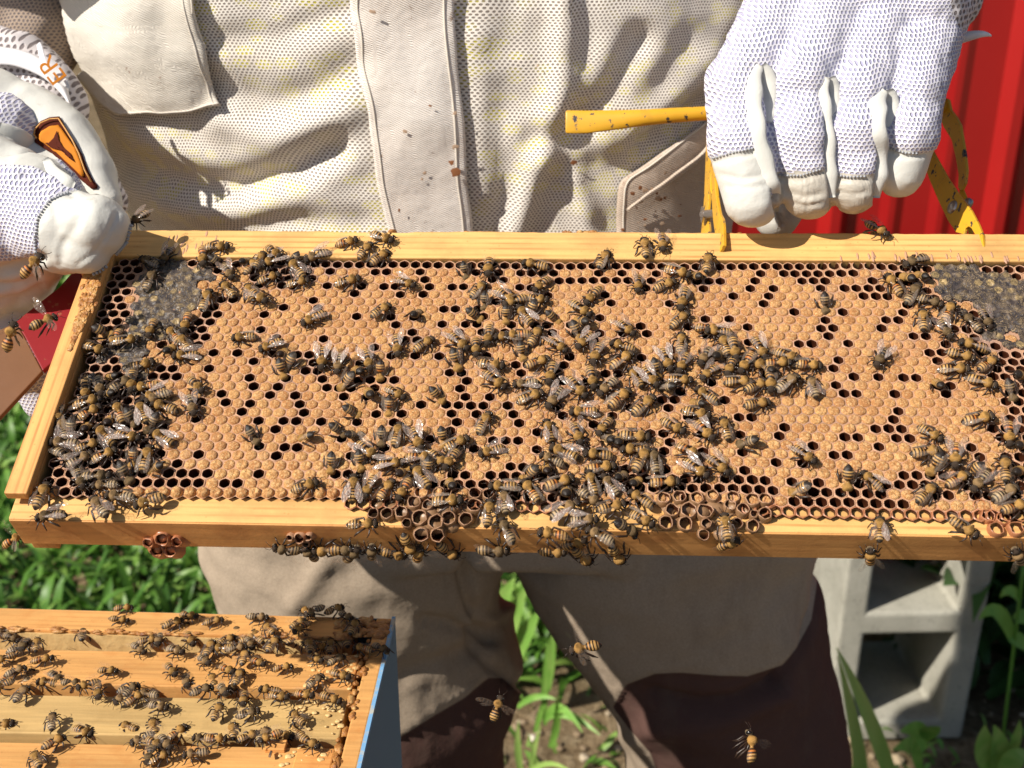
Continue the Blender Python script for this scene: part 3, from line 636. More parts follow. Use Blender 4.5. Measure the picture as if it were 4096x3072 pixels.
# ------------------------------------------------------------------ concrete block standing on end
def block():
    a = on_z(3320, 2940, .0); Yf = 1.40
    xl = on_y(3392, 2240, Yf).x; xr = on_y(3992, 2240, Yf).x
    w = xr-xl; h = w*2.02
    root = empty('concrete_block', Vector((xl, Yf, .0)), 'pale grey two-hole concrete block standing on end behind the trousers', 'block')
    root.rotation_euler.z = rad(1.5)
    mb = MB(); t = w*.185; web = w*.18
    d = w*.96
    # front profile as outer rectangle with two openings that taper slightly through the block
    zs = [0, t*.95, h/2-web/2, h/2+web/2, h-t*.95, h]; xs = [0, t, w-t, w]
    def solid(x0, x1, z0_, z1_): mb.box(x0, x1, 0, d, z0_, z1_, jit=.0012)
    bm = bmesh.new()
    V = {}
    for yi, y in enumerate((0, d)):
        for i, x in enumerate(xs):
            for j, z in enumerate(zs):
                ox = (.006 if yi else 0)*(1 if i == 1 else -1 if i == 2 else 0)
                V[yi, i, j] = bm.verts.new((x+ox, y, z))
    holes = {(1, 1), (1, 3)}
    for yi in (0, 1):
        for i in range(3):
            for j in range(5):
                if (i, j) in holes: continue
                q = [V[yi, i, j], V[yi, i+1, j], V[yi, i+1, j+1], V[yi, i, j+1]]
                bm.faces.new(q if yi == 0 else q[::-1])
    for (i, j) in holes:
        c = [(i, j), (i+1, j), (i+1, j+1), (i, j+1)]
        for k in range(4):
            a_, b_ = c[k], c[(k+1) % 4]
            bm.faces.new([V[0, b_[0], b_[1]], V[0, a_[0], a_[1]], V[1, a_[0], a_[1]], V[1, b_[0], b_[1]]][::-1])
    ring = [(i, 0) for i in range(4)]+[(3, j) for j in range(1, 6)]+[(i, 5) for i in (2, 1, 0)]+[(0, j) for j in (4, 3, 2, 1)]
    for k in range(len(ring)):
        a_, b_ = ring[k], ring[(k+1) % len(ring)]
        bm.faces.new([V[0, a_[0], a_[1]], V[1, a_[0], a_[1]], V[1, b_[0], b_[1]], V[0, b_[0], b_[1]]])
    bmesh.ops.recalc_face_normals(bm, faces=bm.faces)
    me = bpy.data.meshes.new('block_body'); bm.to_mesh(me); bm.free(); me.materials.append(M['concrete'])
    o = link('block_body', me, root)
    b = o.modifiers.new('b', 'BEVEL'); b.width = .006; b.segments = 3; b.limit_method = 'ANGLE'; b.angle_limit = rad(40)
block()

# ------------------------------------------------------------------ open hive, lower left
HZ = .832
H0 = on_z(1575, 2473, HZ)
HE1 = Vector((-.99894, .0461, 0)).normalized(); HE2 = Vector((-.0461, -.99894, 0)).normalized()
HM = Matrix(((-HE1.x, -HE2.x, 0, H0.x), (-HE1.y, -HE2.y, 0, H0.y), (0, 0, 1, HZ), (0, 0, 0, 1)))
def hl(e1, e2, z=0): return Vector((-e1/1000, -e2/1000, z/1000))
def hbox(mb, a0, a1, b0, b1, z0, z1, mi=0, jit=0):
    mb.box(-a1/1000, -a0/1000, -b1/1000, -b0/1000, z0/1000, z1/1000, mi, None, jit)
def lumps(mb, pts, n=7, mi=0):
    for p, s in pts:
        bm = bmesh.new(); bmesh.ops.create_icosphere(bm, subdivisions=2, radius=1)
        ph = random.uniform(0, 50)
        vs = [Vector(p)+Vector((v.co.x*s[0], v.co.y*s[1], v.co.z*s[2]))*(1+.45*noise.noise(v.co*1.7+Vector((ph, 0, 0)))) for v in bm.verts]
        mb.add(vs, [[v.index for v in f.verts] for f in bm.faces], mi); bm.free()
def hive():
    root = empty('hive_box', HM, 'open wooden beehive box with flaking blue sides at lower left', 'beehive')
    L, Wd, D = 508, 413, 245
    def wall(name, a0, a1, b0, b1, z0=-D, z1=0, mats=None):
        mb = MB(); hbox(mb, a0, a1, b0, b1, z0, z1)
        o = mb.build(name, mats or [M['hive_pine'], M['blue'], M['blue_edge']], root, bevel=.0008)
        return o
    w1 = wall('back_wall', 19.5, L-19.5, 0, 18)
    w2 = wall('front_wall', 19.5, L-19.5, Wd-18, Wd)
    for nm, s in (('end_wall', 0), ('end_wall', L-19)):
        mb = MB()
        if s == 0:
            hbox(mb, .9, 9, 0, Wd, -D, 0); hbox(mb, 9.3, 19.3, 0, Wd, -D, -17)
        else: hbox(mb, s, s+19, 0, Wd, -D, -17)
        mb.build(nm, M['hive_pine'], root, bevel=.0008)
    # painted skins outside
    mb = MB(); hbox(mb, -.6, .7, -.8, Wd+.5, -D, -.6); mb.build('painted_side', M['blue'], root)
    mb = MB(); hbox(mb, -.9, 1.1, -.9, Wd, -2.0, .5, jit=.0002); mb.build('painted_edge', M['blue_edge'], root)
    mb = MB(); hbox(mb, 2, L-2, -.9, -.1, -D, -1.0); mb.build('painted_side', M['blue'], root)
    # lower box and stand down to the ground
    mb = MB(); hbox(mb, 0, L, 0, Wd, -560, -D-1); mb.build('lower_box', M['blue'], root, bevel=.002)
    mb = MB(); hbox(mb, -10, L+10, -10, Wd+10, -590, -561); mb.build('floor_board', M['hive_pine'], root, bevel=.002)
    for (a, b) in ((20, 20), (L-60, 20), (20, Wd-60), (L-60, Wd-60)):
        mb = MB(); hbox(mb, a, a+45, b, b+45, -HZ*1000+2, -591); mb.build('leg', M['hive_pine'], root, bevel=.002)
    # propolis along the rims
    r = np.random.default_rng(4)
    mb = MB()
    pts = []
    for i in range(230):
        b = r.uniform(2, 300); s = r.uniform(.6, 2.2)
        pts.append((hl(r.uniform(7.5, 12.5), b, r.uniform(-2.5, .6)), (s/1000*r.uniform(.6, 1.2), s/1000*r.uniform(.8, 2), s/1000*.7)))
    for i in range(60):
        s = r.uniform(.6, 2.6); pts.append((hl(r.uniform(3, 30), r.uniform(3, 17), .2), (s/1000*1.5, s/1000*1.2, s/1000*.5)))
    for i in range(120):
        s = r.uniform(.6, 1.6); pts.append((hl(r.uniform(20, 420), r.normal(18, .8), r.uniform(-1, .4)), (s/1000*2.4, s/1000*.8, s/1000*.6)))
    lumps(mb, pts); tag(mb.build('propolis', M['propolis'], root, smooth=True), kind='stuff')
    # yellowed strip along the inside of the back wall
    mb = MB(); hbox(mb, 24, 470, 18.3, 20.2, -22, -1.5, jit=.0004); mb.build('inner_ledge', M['burr'], root)
hive()
BAR_E2 = [30.5, 65.0, 99.0, 133.5, 168.0]
def hive_frames():
    looks = [('hive_pine', 'honey-coloured hive frame in the open box, furthest from the viewer'),
             ('hive_pine_pale', 'pale weathered hive frame, second from the back of the box'),
             ('hive_pine', 'orange hive frame with a chipped tab, third from the back of the box'),
             ('hive_pine', 'hive frame fourth from the back, just outside the picture'),
             ('hive_pine_pale', 'hive frame fifth from the back, outside the picture')]
    for k, b in enumerate(BAR_E2[:3]):
        mat, lab = looks[k]
        root = empty('framed_honeycomb', HM @ Matrix.Translation(hl(13, b)) @ Matrix.Rotation(rad(1.1), 4, 'Z'), lab, 'hive frame', 'frames hanging in the open hive')
        def bx(nm, a0, a1, b0, b1, z0, z1, m=mat, bev=.0007):
            mb = MB(); hbox(mb, a0, a1, b0, b1, z0, z1); return mb.build(nm, M[m], root, bevel=bev)
        bx('top_bar', 0, 480, 0, 27, -19, -1.0 if k != 1 else -1.6)
        if k != 1: bx('bar_end', -.2, 17, .6, 26.2, -18.5, -.7 if k != 1 else -1.3, 'hive_pine_red')
        bx('side_bar', 17, 26, -3, 30, -225, -19.6); bx('side_bar', 454, 463, -3, 30, -225, -19.6)
        bx('bottom_bar', 17, 463, 4, 23, -232, -225.5)
        mb = MB(); hbox(mb, 27, 453, 2, 25, -224, -20.5); mb.build('comb', M['wax'], root)
        r = np.random.default_rng(30+k); mb = MB(); pts = []
        spots = {0: [(330, 3), (210, 25)], 1: [(285, 12), (235, 22), (330, 26)], 2: [(190, 8), (205, 18), (225, 6), (330, 12)]}[k]
        for (a, c) in spots:
            for i in range(16):
                s = r.uniform(1.0, 4.0); pts.append((hl(a-13+r.normal(0, 9), c+r.normal(0, 3.5), -.6), (s/1000*r.uniform(.6, 1.8), s/1000*.8, s/1000*r.uniform(.4, .9))))
        for i in range(40):
            s = r.uniform(.4, 1.5); pts.append((hl(r.uniform(0, 24), r.uniform(0, 27), -.8), (s/1000*1.2, s/1000, s/1000*.4)))
        lumps(mb, pts); tag(mb.build('burr_comb', M['burr'], root, smooth=True), kind='stuff')
        if k == 2:
            bx('wood_chip', 22, 31, -2.5, 4, -1.0, 1.2, 'hive_pine_red', .0003)
            mb = MB(); mb.tube([hl(27.5, 5.5, 1), hl(27.3, 9.5, 2.0)], .0007, 8); mb.build('nail', M['steel'], root)
hive_frames()

# ------------------------------------------------------------------ the beekeeper
person = empty('person', Vector((-.03, .80, 0)), 'beekeeper in a stained white mesh jacket, gloves and brown trousers holding a frame', 'person')
pinv = person.matrix_world.inverted()
PO = Vector((-.03, .80, 0))
def pbuild(mb, name, mats, smooth=True, parent=None, bevel=0):
    mb.v = [tuple(Vector(p)-PO) for p in mb.v]
    return mb.build(name, mats, parent or person, smooth, bevel)

FOLDS = [  # (polyline in photo px, depth in mm, half width px)
 ([(300, 470), (480, 620), (700, 720), (930, 760), (1150, 700), (1330, 590)], -11, 55),
 ([(560, 760), (760, 860), (930, 850), (1150, 790)], 5, 60),
 ([(850, 330), (1050, 420), (1250, 380), (1420, 250)], -5, 60),
 ([(880, 500), (1100, 540), (1400, 440)], 5, 60),
 ([(900, 160), (1130, 140), (1400, 40)], -4, 50),
 ([(430, 900), (700, 940), (1000, 900), (1450, 880)], -4, 45),
 ([(2260, -50), (2250, 300), (2200, 520), (2140, 700), (2060, 940)], 9, 45),
 ([(2150, 560), (2270, 520), (2420, 380), (2560, 150)], -8, 50),
 ([(2450, 560), (2650, 420), (2820, 250)], 8, 60),
 ([(2580, 560), (2700, 500), (2850, 380)], -9, 40),
 ([(2050, 0), (2060, 300), (2000, 600), (1990, 940)], -4, 70),
 ([(2300, 720), (2340, 830), (2360, 940)], 5, 40),
 ([(1900, 150), (1930, 500), (1960, 800)], 3, 40),
 ([(120, 0), (230, 150), (330, 330)], 5, 40),
]
def seg_d(x, y, pl):
    best = 1e9; sd = 0
    for (x0, y0), (x1, y1) in zip(pl[:-1], pl[1:]):
        dx, dy = x1-x0, y1-y0; t = max(0, min(1, ((x-x0)*dx+(y-y0)*dy)/(dx*dx+dy*dy)))
        d = math.hypot(x-x0-t*dx, y-y0-t*dy)
        if d < best: best = d
    return best
def jacket():
    # closed tube of superellipse sections: outline px at several heights
    YC = .80
    prof = [(1.47, -.035, .085, .075), (1.42, -.035, .12, .09), (1.36, -.035, .215, .11), (1.25, -.058, .235, .115), (1.12, -.056, .226, .118),
            (1.06, -.056, .214, .119), (1.00, -.056, .202, .120), (.94, -.048, .192, .122), (.88, -.042, .192, .122), (.84, -.040, .195, .118), (.81, -.04, .195, .108)]
    zs = np.linspace(.81, 1.47, 185)
    pz = np.array([p[0] for p in prof][::-1])
    cx = np.interp(zs, pz, [p[1] for p in prof][::-1]); aa = np.interp(zs, pz, [p[2] for p in prof][::-1]); bb = np.interp(zs, pz, [p[3] for p in prof][::-1])
    NA = 300; vs = []; uv = []
    for j, z in enumerate(zs):
        for i in range(NA):
            th = 2*math.pi*i/NA; c, s = math.cos(th), math.sin(th)
            x = cx[j]+aa[j]*math.copysign(abs(c)**.78, c); y = YC+bb[j]*math.copysign(abs(s)**.78, s)
            nrm = Vector((c/aa[j], s/bb[j], 0)).normalized()
            p = Vector((x, y, z))
            if s < .3:
                X, Y = project(p); d = 0
                for pl, A, w in FOLDS:
                    q = seg_d(X, Y, pl)
                    if q < 4*w: d += A*(math.exp(-(q/w)**2)-.35*math.exp(-((q-1.9*w)/w)**2))
                d *= .00062*max(0, -nrm.y)
            else: d = 0
            d += .0045*fbm((x, y, z*1.3), 9)+.0020*fbm((x, y, z), 30)
            vs.append(p+nrm*d); uv.append((th*.16, z))
    fs = [(j*NA+i, j*NA+(i+1) % NA, (j+1)*NA+(i+1) % NA, (j+1)*NA+i) for j in range(len(zs)-1) for i in range(NA)]
    mb = MB(); mb.add(vs, fs)
    fs2 = fs; bvh = BVHTree.FromPolygons([tuple(v) for v in vs], fs)
    o = pbuild(mb, 'jacket', M['jacket'])
    me = o.data; ul = me.uv_layers.new(name='UVMap')
    for pl in me.polygons:
        th = []
        for li in pl.loop_indices:
            th.append(me.loops[li].vertex_index)
        wrap = max(t % NA for t in th)-min(t % NA for t in th) > NA/2
        for li, t in zip(pl.loop_indices, th):
            u, v = uv[t]
            if wrap and t % NA < NA/2: u = (2*math.pi)*.16
            ul.data[li].uv = (u, v)
    return bvh, o
J_BVH, J_OBJ = jacket()

def on_surf(px, py, bvh, out=.0015):
    d = ray(px, py).normalized(); hit = bvh.ray_cast(CAM, d)
    if hit[0] is None: return None
    n = hit[1]
    if n.dot(d) > 0: n = -n
    return hit[0]+n*out
def patch_between(name, left, right, mat, ns=26, nt=60, out=.002, thick=.0012, parent=None, puff=0.0, bvh=None, edge=True, noise_amp=0, seams=()):
    """a sewn piece of cloth lying on the jacket between two edges"""
    def along(pl, t):
        L = [0]
        for a, b in zip(pl[:-1], pl[1:]): L.append(L[-1]+math.dist(a, b))
        d = t*L[-1]
        for k in range(len(pl)-1):
            if d <= L[k+1] or k == len(pl)-2:
                f = (d-L[k])/(L[k+1]-L[k]); return pl[k][0]+(pl[k+1][0]-pl[k][0])*f, pl[k][1]+(pl[k+1][1]-pl[k][1])*f
    mb = MB(); vs = []; uvs = []
    last = None
    for j in range(nt+1):
        t = j/nt; a, b = along(left, t), along(right, t)
        for i in range(ns+1):
            s = i/ns; X, Y = a[0]+(b[0]-a[0])*s, a[1]+(b[1]-a[1])*s
            e = min(s, 1-s, 1e9)*ns; ed = min(1, e/1.5)
            bulge = puff*math.sin(math.pi*s)*math.sin(math.pi*min(1, t*1.0))+noise_amp*fbm((X*.004, Y*.004, 3), 1.0)
            hem = .0006 if edge and (s < 2.2/ns or s > 1-2.2/ns or t > 1-1.6/nt) and (s > .001 and s < .999) else 0
            q = on_surf(X, Y, bvh or J_BVH, out+bulge+hem)
            if q is None: q = last if last is not None else on_y(X, Y, .70)
            last = q; vs.append(q); uvs.append((q.x*1.0, q.z*1.0))
    W = ns+1; G = np.array([v[:] for v in vs]).reshape(nt+1, W, 3)
    for _ in range(5):
        G2 = G.copy(); G2[1:-1] = (G[:-2]+G[2:]+2*G[1:-1])/4; G = G2; G2 = G.copy(); G2[:, 1:-1] = (G[:, :-2]+G[:, 2:]+2*G[:, 1:-1])/4; G = G2
    vs = [Vector(p) for p in G.reshape(-1, 3)]
    fs = [(j*W+i, (j+1)*W+i, (j+1)*W+i+1, j*W+i+1) for j in range(nt) for i in range(ns)]
    mb.add(vs, fs); o = pbuild(mb, name, mat, True, parent)
    for s_ in seams:
        i = int(round(s_*ns)) if s_ <= 1 else None
        line = [G[j, i] for j in range(nt+1)] if i is not None else [G[nt-1, k] for k in range(W)]
        tb = MB(); tb.tube([Vector(p)+(CAM-Vector(p)).normalized()*(thick*.5+.0002) for p in line], .00055, 5); pbuild(tb, 'seam', M['thread'], True, o)
    ul = o.data.uv_layers.new(name='UVMap')
    for pl in o.data.polygons:
        for li in pl.loop_indices: ul.data[li].uv = uvs[o.data.loops[li].vertex_index]
    m = o.modifiers.new('t', 'SOLIDIFY'); m.thickness = thick; m.offset = 0
    return o
patch_between('placket', [(1408, -60), (1412, 60), (1432, 200), (1447, 305), (1485, 542), (1519, 766), (1560, 929), (1600, 1120)],
              [(1812, -60), (1816, 60), (1831, 258), (1858, 508), (1871, 746), (1886, 942), (1890, 1120)], M['twill'], 30, 70, .0035, .0016, puff=.003, seams=(.07, .9))
patch_between('pocket_flap', [(70, -90), (100, 0), (170, 80), (268, 199), (380, 345), (440, 420), (500, 455)],
              [(775, -90), (790, 0), (822, 152), (850, 260), (870, 370), (890, 425), (892, 432)], M['twill_pocket'], 40, 60, .006, .002, puff=.006, noise_amp=.0025, seams=(.05, .24, .42, .95, 2))
patch_between('pocket', [(2830, 470), (2700, 570), (2590, 640), (2465, 720), (2458, 830), (2462, 1000)],
              [(3050, 380), (3040, 600), (3030, 640), (3030, 760), (3030, 860), (3030, 1000)], M['twill_dirty'], 24, 40, .0045, .002, puff=.003, seams=(.05,))
patch_between('pocket_welt', [(2480, 820), (2600, 740), (2760, 620), (2860, 500)], [(2500, 800), (2600, 722), (2755, 602), (2850, 480)], M['twill_dirty'], 4, 30, .0105, .002, edge=False)

def veil():
    mb = MB(); capsule(mb, (-.035, .80, 1.56), (-.035, .80, 1.66), .105, .10, 24); capsule(mb, (-.035, .82, 1.44), (-.035, .81, 1.56), .075, .085, 20)
    pbuild(mb, 'hood', M['sleeve'])
veil()

def spot(x, y, r_, mat, out=.0085):
    pl = [(x+r_*random.uniform(.6, 1.25)*math.cos(k*.7), y+r_*random.uniform(.6, 1.25)*math.sin(k*.7)) for k in range(9)]
    vs = [on_surf(a, b, J_BVH, out) for a, b in pl]+[on_surf(x, y, J_BVH, out+.0003)]
    if None in vs: return
    mb = MB(); mb.add(vs, [(k, (k+1) % 9, 9) for k in range(9)]); pbuild(mb, 'stain', M[mat], True)
for (x, y, r_, m_) in [(1828, 672, 17, 'stain'), (1815, 634, 11, 'stain'), (1630, 512, 9, 'stain_pale'), (1722, 420, 4, 'stain'), (1700, 675, 8, 'stain_pale'), (1690, 700, 6, 'stain_pale'), (1600, 825, 5, 'stain'), (1815, 450, 9, 'stain_pale'), (1822, 570, 10, 'stain_pale'), (1500, 42, 8, 'stain_pale')]: spot(x, y, r_, m_)
for (x, y, r_, m_) in [(2290, 642, 12, 'stain'), (2150, 260, 6, 'stain_pale'), (440, 150, 5, 'stain_pale')]: spot(x, y, r_, m_, .003)
for k in range(26):
    spot(random.gauss(2560, 60), random.gauss(790, 60), random.uniform(3, 10), random.choice(['stain', 'stain_pale']), .0098)
# trousers: a hip section and two legs fused to one surface
def trousers():
    YC = .770
    mb = MB()
    def pz(px, py): return on_y(px, py, YC)
    def leg(rows, bz):
        pts = []
        for (y, xl, xr) in rows:
            a, b = on_y(xl, y, .75), on_y(xr, y, .75); pts.append(((a.x+b.x)/2, (b.x-a.x)/2, a.z))
        return pts
    Lg = leg([(2180, 800, 2060), (2250, 830, 2035), (2300, 845, 2010), (2400, 868, 1985), (2470, 885, 1975), (2560, 900, 2020), (2720, 915, 2092), (2800, 925, 2084), (2920, 940, 2046), (3072, 960, 2036)], 0)
    Rg = leg([(2180, 1990, 3268), (2240, 2040, 3282), (2290, 2062, 3290), (2330, 2085, 3305), (2400, 2125, 3322), (2510, 2212, 3338), (2650, 2320, 3354), (2820, 2450, 3382), (2940, 2500, 3402), (3072, 2520, 3426)], 0)
    for pts, endx in ((Lg, -.135), (Rg, .20)):
        x, a, z = pts[-1]
        pts = [(pts[0][0], pts[0][1], .80)]+pts
        pts += [(x*.9+endx*.1, a*1.0, z-.06), (x*.5+endx*.5, a*.93, .33), (endx, a*.86, .16), (endx, a*.86, .085)]
        rings = []
        n = 48; b0 = len(mb.v)
        pts2 = []
        for (p, q) in zip(pts[:-1], pts[1:]):
            m = max(1, int(abs(p[2]-q[2])/.012))
            for k in range(m): t = k/m; pts2.append(tuple(p[i]*(1-t)+q[i]*t for i in range(3)))
        pts2.append(pts[-1])
        for (x, a, z) in pts2:
            for k in range(n):
                th = 2*math.pi*k/n; c, s = math.cos(th), math.sin(th)
                mb.v.append((x+a*math.copysign(abs(c)**.9, c), YC+.105*math.copysign(abs(s)**.9, s), z))
        for j in range(len(pts2)-1):
            for k in range(n): mb.f.append((b0+j*n+k, b0+(j+1)*n+k, b0+(j+1)*n+(k+1) % n, b0+j*n+(k+1) % n)); mb.m.append(0)
        mb.f.append(tuple(b0+k for k in range(n))); mb.m.append(0); mb.f.append(tuple(b0+(len(pts2)-1)*n+k for k in range(n))[::-1]); mb.m.append(0)
    # hips
    n = 56; b0 = len(mb.v); z0 = on_y(2030, 2262, .672).z
    hz = [z0, z0+.015, z0+.035, z0+.05, z0+.065]
    for j, z in enumerate(hz):
        a = pz(820, 2200); b = pz(3270, 2200); cx_, ax = (a.x+b.x)/2, (b.x-a.x)/2*(1, 1, .97, .9, .85)[j]
        for k in range(n):
            th = 2*math.pi*k/n; c, s = math.cos(th), math.sin(th)
            mb.v.append((cx_+ax*math.copysign(abs(c)**.8, c), YC+.110*math.copysign(abs(s)**.8, s), z))
    for j in range(len(hz)-1):
        for k in range(n): mb.f.append((b0+j*n+k, b0+j*n+(k+1) % n, b0+(j+1)*n+(k+1) % n, b0+(j+1)*n+k)); mb.m.append(0)
    mb.f.append(tuple(b0+k for k in range(n))[::-1]); mb.m.append(0); mb.f.append(tuple(b0+(len(hz)-1)*n+k for k in range(n))); mb.m.append(0)
    me = remeshed(mb, 'trousers', .0042, 6, .5)
    TF = [([(1850, 2200), (1870, 2380), (1905, 2500), (1960, 2560)], -9, 26), ([(1700, 2480), (1900, 2520), (1990, 2500)], -8, 26), ([(1870, 2480), (1990, 2500), (2010, 2440)], 8, 30),
          ([(1900, 2560), (1960, 2650), (2080, 2740)], -6, 26), ([(2700, 2290), (3000, 2240), (3250, 2230)], 4, 60),
          ([(3275, 2230), (3270, 2420), (3210, 2600), (3120, 2720)], -7, 24), ([(3110, 2740), (2950, 2810), (2800, 2830), (2600, 2790)], -8, 26), ([(2600, 2900), (2900, 2890), (3150, 2790)], 6, 40),
          ([(1300, 2240), (1240, 2330), (1180, 2420)], 4, 40), ([(1500, 2320), (1700, 2400), (1850, 2380)], 3, 60), ([(1620, 2700), (1760, 2650), (1900, 2600)], -5, 40),
          ([(2300, 2300), (2700, 2500), (3100, 2400)], 3, 90), ([(2500, 2950), (2700, 2930), (2950, 3000)], 4, 50)]
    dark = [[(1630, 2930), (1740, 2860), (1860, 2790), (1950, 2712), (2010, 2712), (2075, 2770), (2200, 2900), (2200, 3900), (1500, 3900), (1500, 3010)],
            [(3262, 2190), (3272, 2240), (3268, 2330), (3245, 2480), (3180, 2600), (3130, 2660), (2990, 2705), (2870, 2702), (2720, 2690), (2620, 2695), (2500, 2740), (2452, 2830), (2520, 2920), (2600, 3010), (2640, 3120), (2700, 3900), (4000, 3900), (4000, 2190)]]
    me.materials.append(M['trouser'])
    co = np.zeros(len(me.vertices)*3); me.vertices.foreach_get('co', co); co = co.reshape(-1, 3)
    nr = np.array([v.normal[:] for v in me.vertices])
    for i, p in enumerate(co):
        d = .004*fbm(p, 11)+.0015*fbm(p, 40)
        if nr[i][1] < .2:
            X, Y = project(p)
            if Y > 2100:
                for pl, A, w in TF:
                    q = seg_d(X, Y, pl)
                    if q < 3*w: d += A*.001*math.exp(-(q/w)**2)
                for pl in dark:
                    if inpoly(X, Y, pl): d -= .0022
                    if seg_d(X, Y, pl+pl[:1]) < 9: d += .0012
        co[i] = p+nr[i]*d
    me.vertices.foreach_set('co', (co-np.array(PO)).ravel())
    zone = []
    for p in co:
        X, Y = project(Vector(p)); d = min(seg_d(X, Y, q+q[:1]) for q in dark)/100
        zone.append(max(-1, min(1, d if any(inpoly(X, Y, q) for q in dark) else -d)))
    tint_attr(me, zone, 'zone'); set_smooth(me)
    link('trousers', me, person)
    for x in (-.135, .20):
        mb = MB(); capsule(mb, (x, .80, .045), (x, .68, .035), .05, .04, 16); capsule(mb, (x, .80, .05), (x, .79, .14), .05, .05, 16)
        pbuild(mb, 'boot', M['boot'])
trousers()

def glove(name, caps, strips, zones, label, creases=(), voxel=.0013, smooth=5, disp=.0012, mats=('glove_mesh', 'leather', 'leather_soiled', 'cuff_mesh')):
    mb = MB()
    for (a, b, ra, rb) in caps: capsule(mb, P(*a), P(*b), ra, rb, 20)
    me = remeshed(mb, name, voxel, smooth, .6)
    for m in mats: me.materials.append(M[m])
    co = np.zeros(len(me.vertices)*3); me.vertices.foreach_get('co', co); co = co.reshape(-1, 3)
    nr = np.array([v.normal[:] for v in me.vertices])
    pr = np.array([project(p) for p in co])
    zi = np.zeros(len(co), int)
    for i, (X, Y) in enumerate(pr):
        for (k, pl) in zones:
            if inpoly(X, Y, pl): zi[i] = k; break
    for i, p in enumerate(co):
        d = disp*fbm(p, 45)+disp*.5*fbm(p, 120)
        if zi[i] in (1, 2): d = d*.45-.0006
        if nr[i][1] < .3:
            X, Y = pr[i]
            for (pl, A, w) in creases:
                q = seg_d(X, Y, pl)
                if q < 3*w: d += A*.001*math.exp(-(q/w)**2)
        co[i] = p+nr[i]*d
    bvh = BVHTree.FromPolygons([tuple(p) for p in co], [tuple(p.vertices) for p in me.polygons])
    me.vertices.foreach_set('co', (co-np.array(PO)).ravel())
    me.polygons.foreach_set('material_index', [int(np.bincount(zi[list(p.vertices)]).argmax()) for p in me.polygons]); set_smooth(me)
    o = link(name, me, person); o['label'] = label
    for (pl, r0, mat, nm, lift) in strips:
        pts = []
        for (a, b) in zip(pl[:-1], pl[1:]):
            m = max(2, int(math.dist(a[:2], b[:2])/12))
            for k in range(m):
                t = k/m; q = on_surf(a[0]+(b[0]-a[0])*t, a[1]+(b[1]-a[1])*t, bvh, lift)
                if q: pts.append(q)
        if len(pts) > 2:
            if nm == 'stitching':
                mb = MB()
                for k in range(0, len(pts)-1, 1):
                    mb.tube([pts[k], pts[k]*.45+pts[k+1]*.55], r0, 4)
            else:
                mb = MB(); rs = [r0*(.45+.55*min(1, 5*min(k+1, len(pts)-k)/len(pts)))*(1+.10*math.sin(k*.55+r0*900)) for k in range(len(pts))]
                ps = [q.copy() for q in pts]
                vw = (CAM-pts[len(pts)//2]).normalized()
                for _ in range(14): ps = [ps[0]]+[(ps[k-1]+ps[k]*2+ps[k+1])/4 for k in range(1, len(ps)-1)]+[ps[-1]]
                n_ = 12; b0 = 0
                for k, p in enumerate(ps):
                    t_ = (ps[min(k+1, len(ps)-1)]-ps[max(k-1, 0)]).normalized(); a_ = t_.cross(vw).normalized()
                    for e in range(n_): th = 2*math.pi*e/n_; mb.v.append(tuple(p+a_*(rs[k]*math.cos(th))+vw*(rs[k]*.42*math.sin(th))))
                for k in range(len(ps)-1):
                    for e in range(n_): mb.f.append((k*n_+e, k*n_+(e+1) % n_, (k+1)*n_+(e+1) % n_, (k+1)*n_+e)); mb.m.append(0)
                mb.f.append(tuple(range(n_))); mb.m.append(0); mb.f.append(tuple((len(ps)-1)*n_+e for e in range(n_))[::-1]); mb.m.append(0)
            mb.v = [tuple(Vector(p)-PO) for p in mb.v]; mb.build(nm, M[mat], o, True)
    return o, bvh
Z = .585
caps = [((3290, -220, .63), (2990, 290, Z), .026, .0160), ((3400, -200, .63), (3200, 340, Z-.004), .032, .017), ((3560, -160, .63), (3420, 390, Z-.004), .032, .0165), ((3720, -120, .63), (3630, 400, Z), .028, .0165),
        ((3380, -300, .65), (3520, -280, .65), .036, .036), ((3060, 200, .60), (3600, 260, .60), .020, .020), ((3260, 0, .61), (3680, 60, .61), .024, .022),
        # fingers: knuckle, middle joint, tip
        ((2952, 330, Z), (2962, 600, .572), .0158, .0153), ((2962, 600, .572), (3008, 800, .571), .0153, .0138),
        ((3190, 360, .585), (3203, 560, .572), .0156, .0154), ((3203, 560, .572), (3240, 768, .574), .0154, .0136),
        ((3408, 400, .585), (3410, 560, .572), .0146, .0146), ((3410, 560, .572), (3416, 752, .574), .0146, .0130),
        ((3635, 400, .588), (3625, 560, .576), .0158, .0145), ((3625, 560, .576), (3598, 690, .578), .0140, .0122),
        # thumb and palm side behind the handle
        ((3150, 420, .660), (3140, 780, .625), .022, .015), ((3140, 780, .625), (3105, 860, .618), .015, .0130), ((3180, 320, .66), (3600, 330, .66), .024, .022)]
caps = [((*a[:2], a[2]-.016), (*b[:2], b[2]-.016), ra, rb) if a[2] < .612 else (a, (*b[:2], b[2]-(.016 if b[2] < .6 else 0)), ra, rb) for (a, b, ra, rb) in caps]
tipz = [(1, [(2820, 632), (3000, 590), (3060, 585), (3110, 900), (3110, 1000), (2800, 1000)]),
        (2, [(3105, 690), (3300, 672), (3328, 700), (3360, 760), (3360, 950), (3110, 950)]),
        (2, [(3325, 690), (3480, 697), (3520, 690), (3530, 950), (3330, 950)]),
        (1, [(3510, 560), (3580, 595), (3700, 610), (3760, 590), (3760, 900), (3525, 900)]),
        (2, [(3050, 780), (3200, 780), (3200, 1000), (3050, 1000)]),
        (3, [(3770, -300), (3810, 60), (3840, 120), (4100, 120), (4100, -300)])]
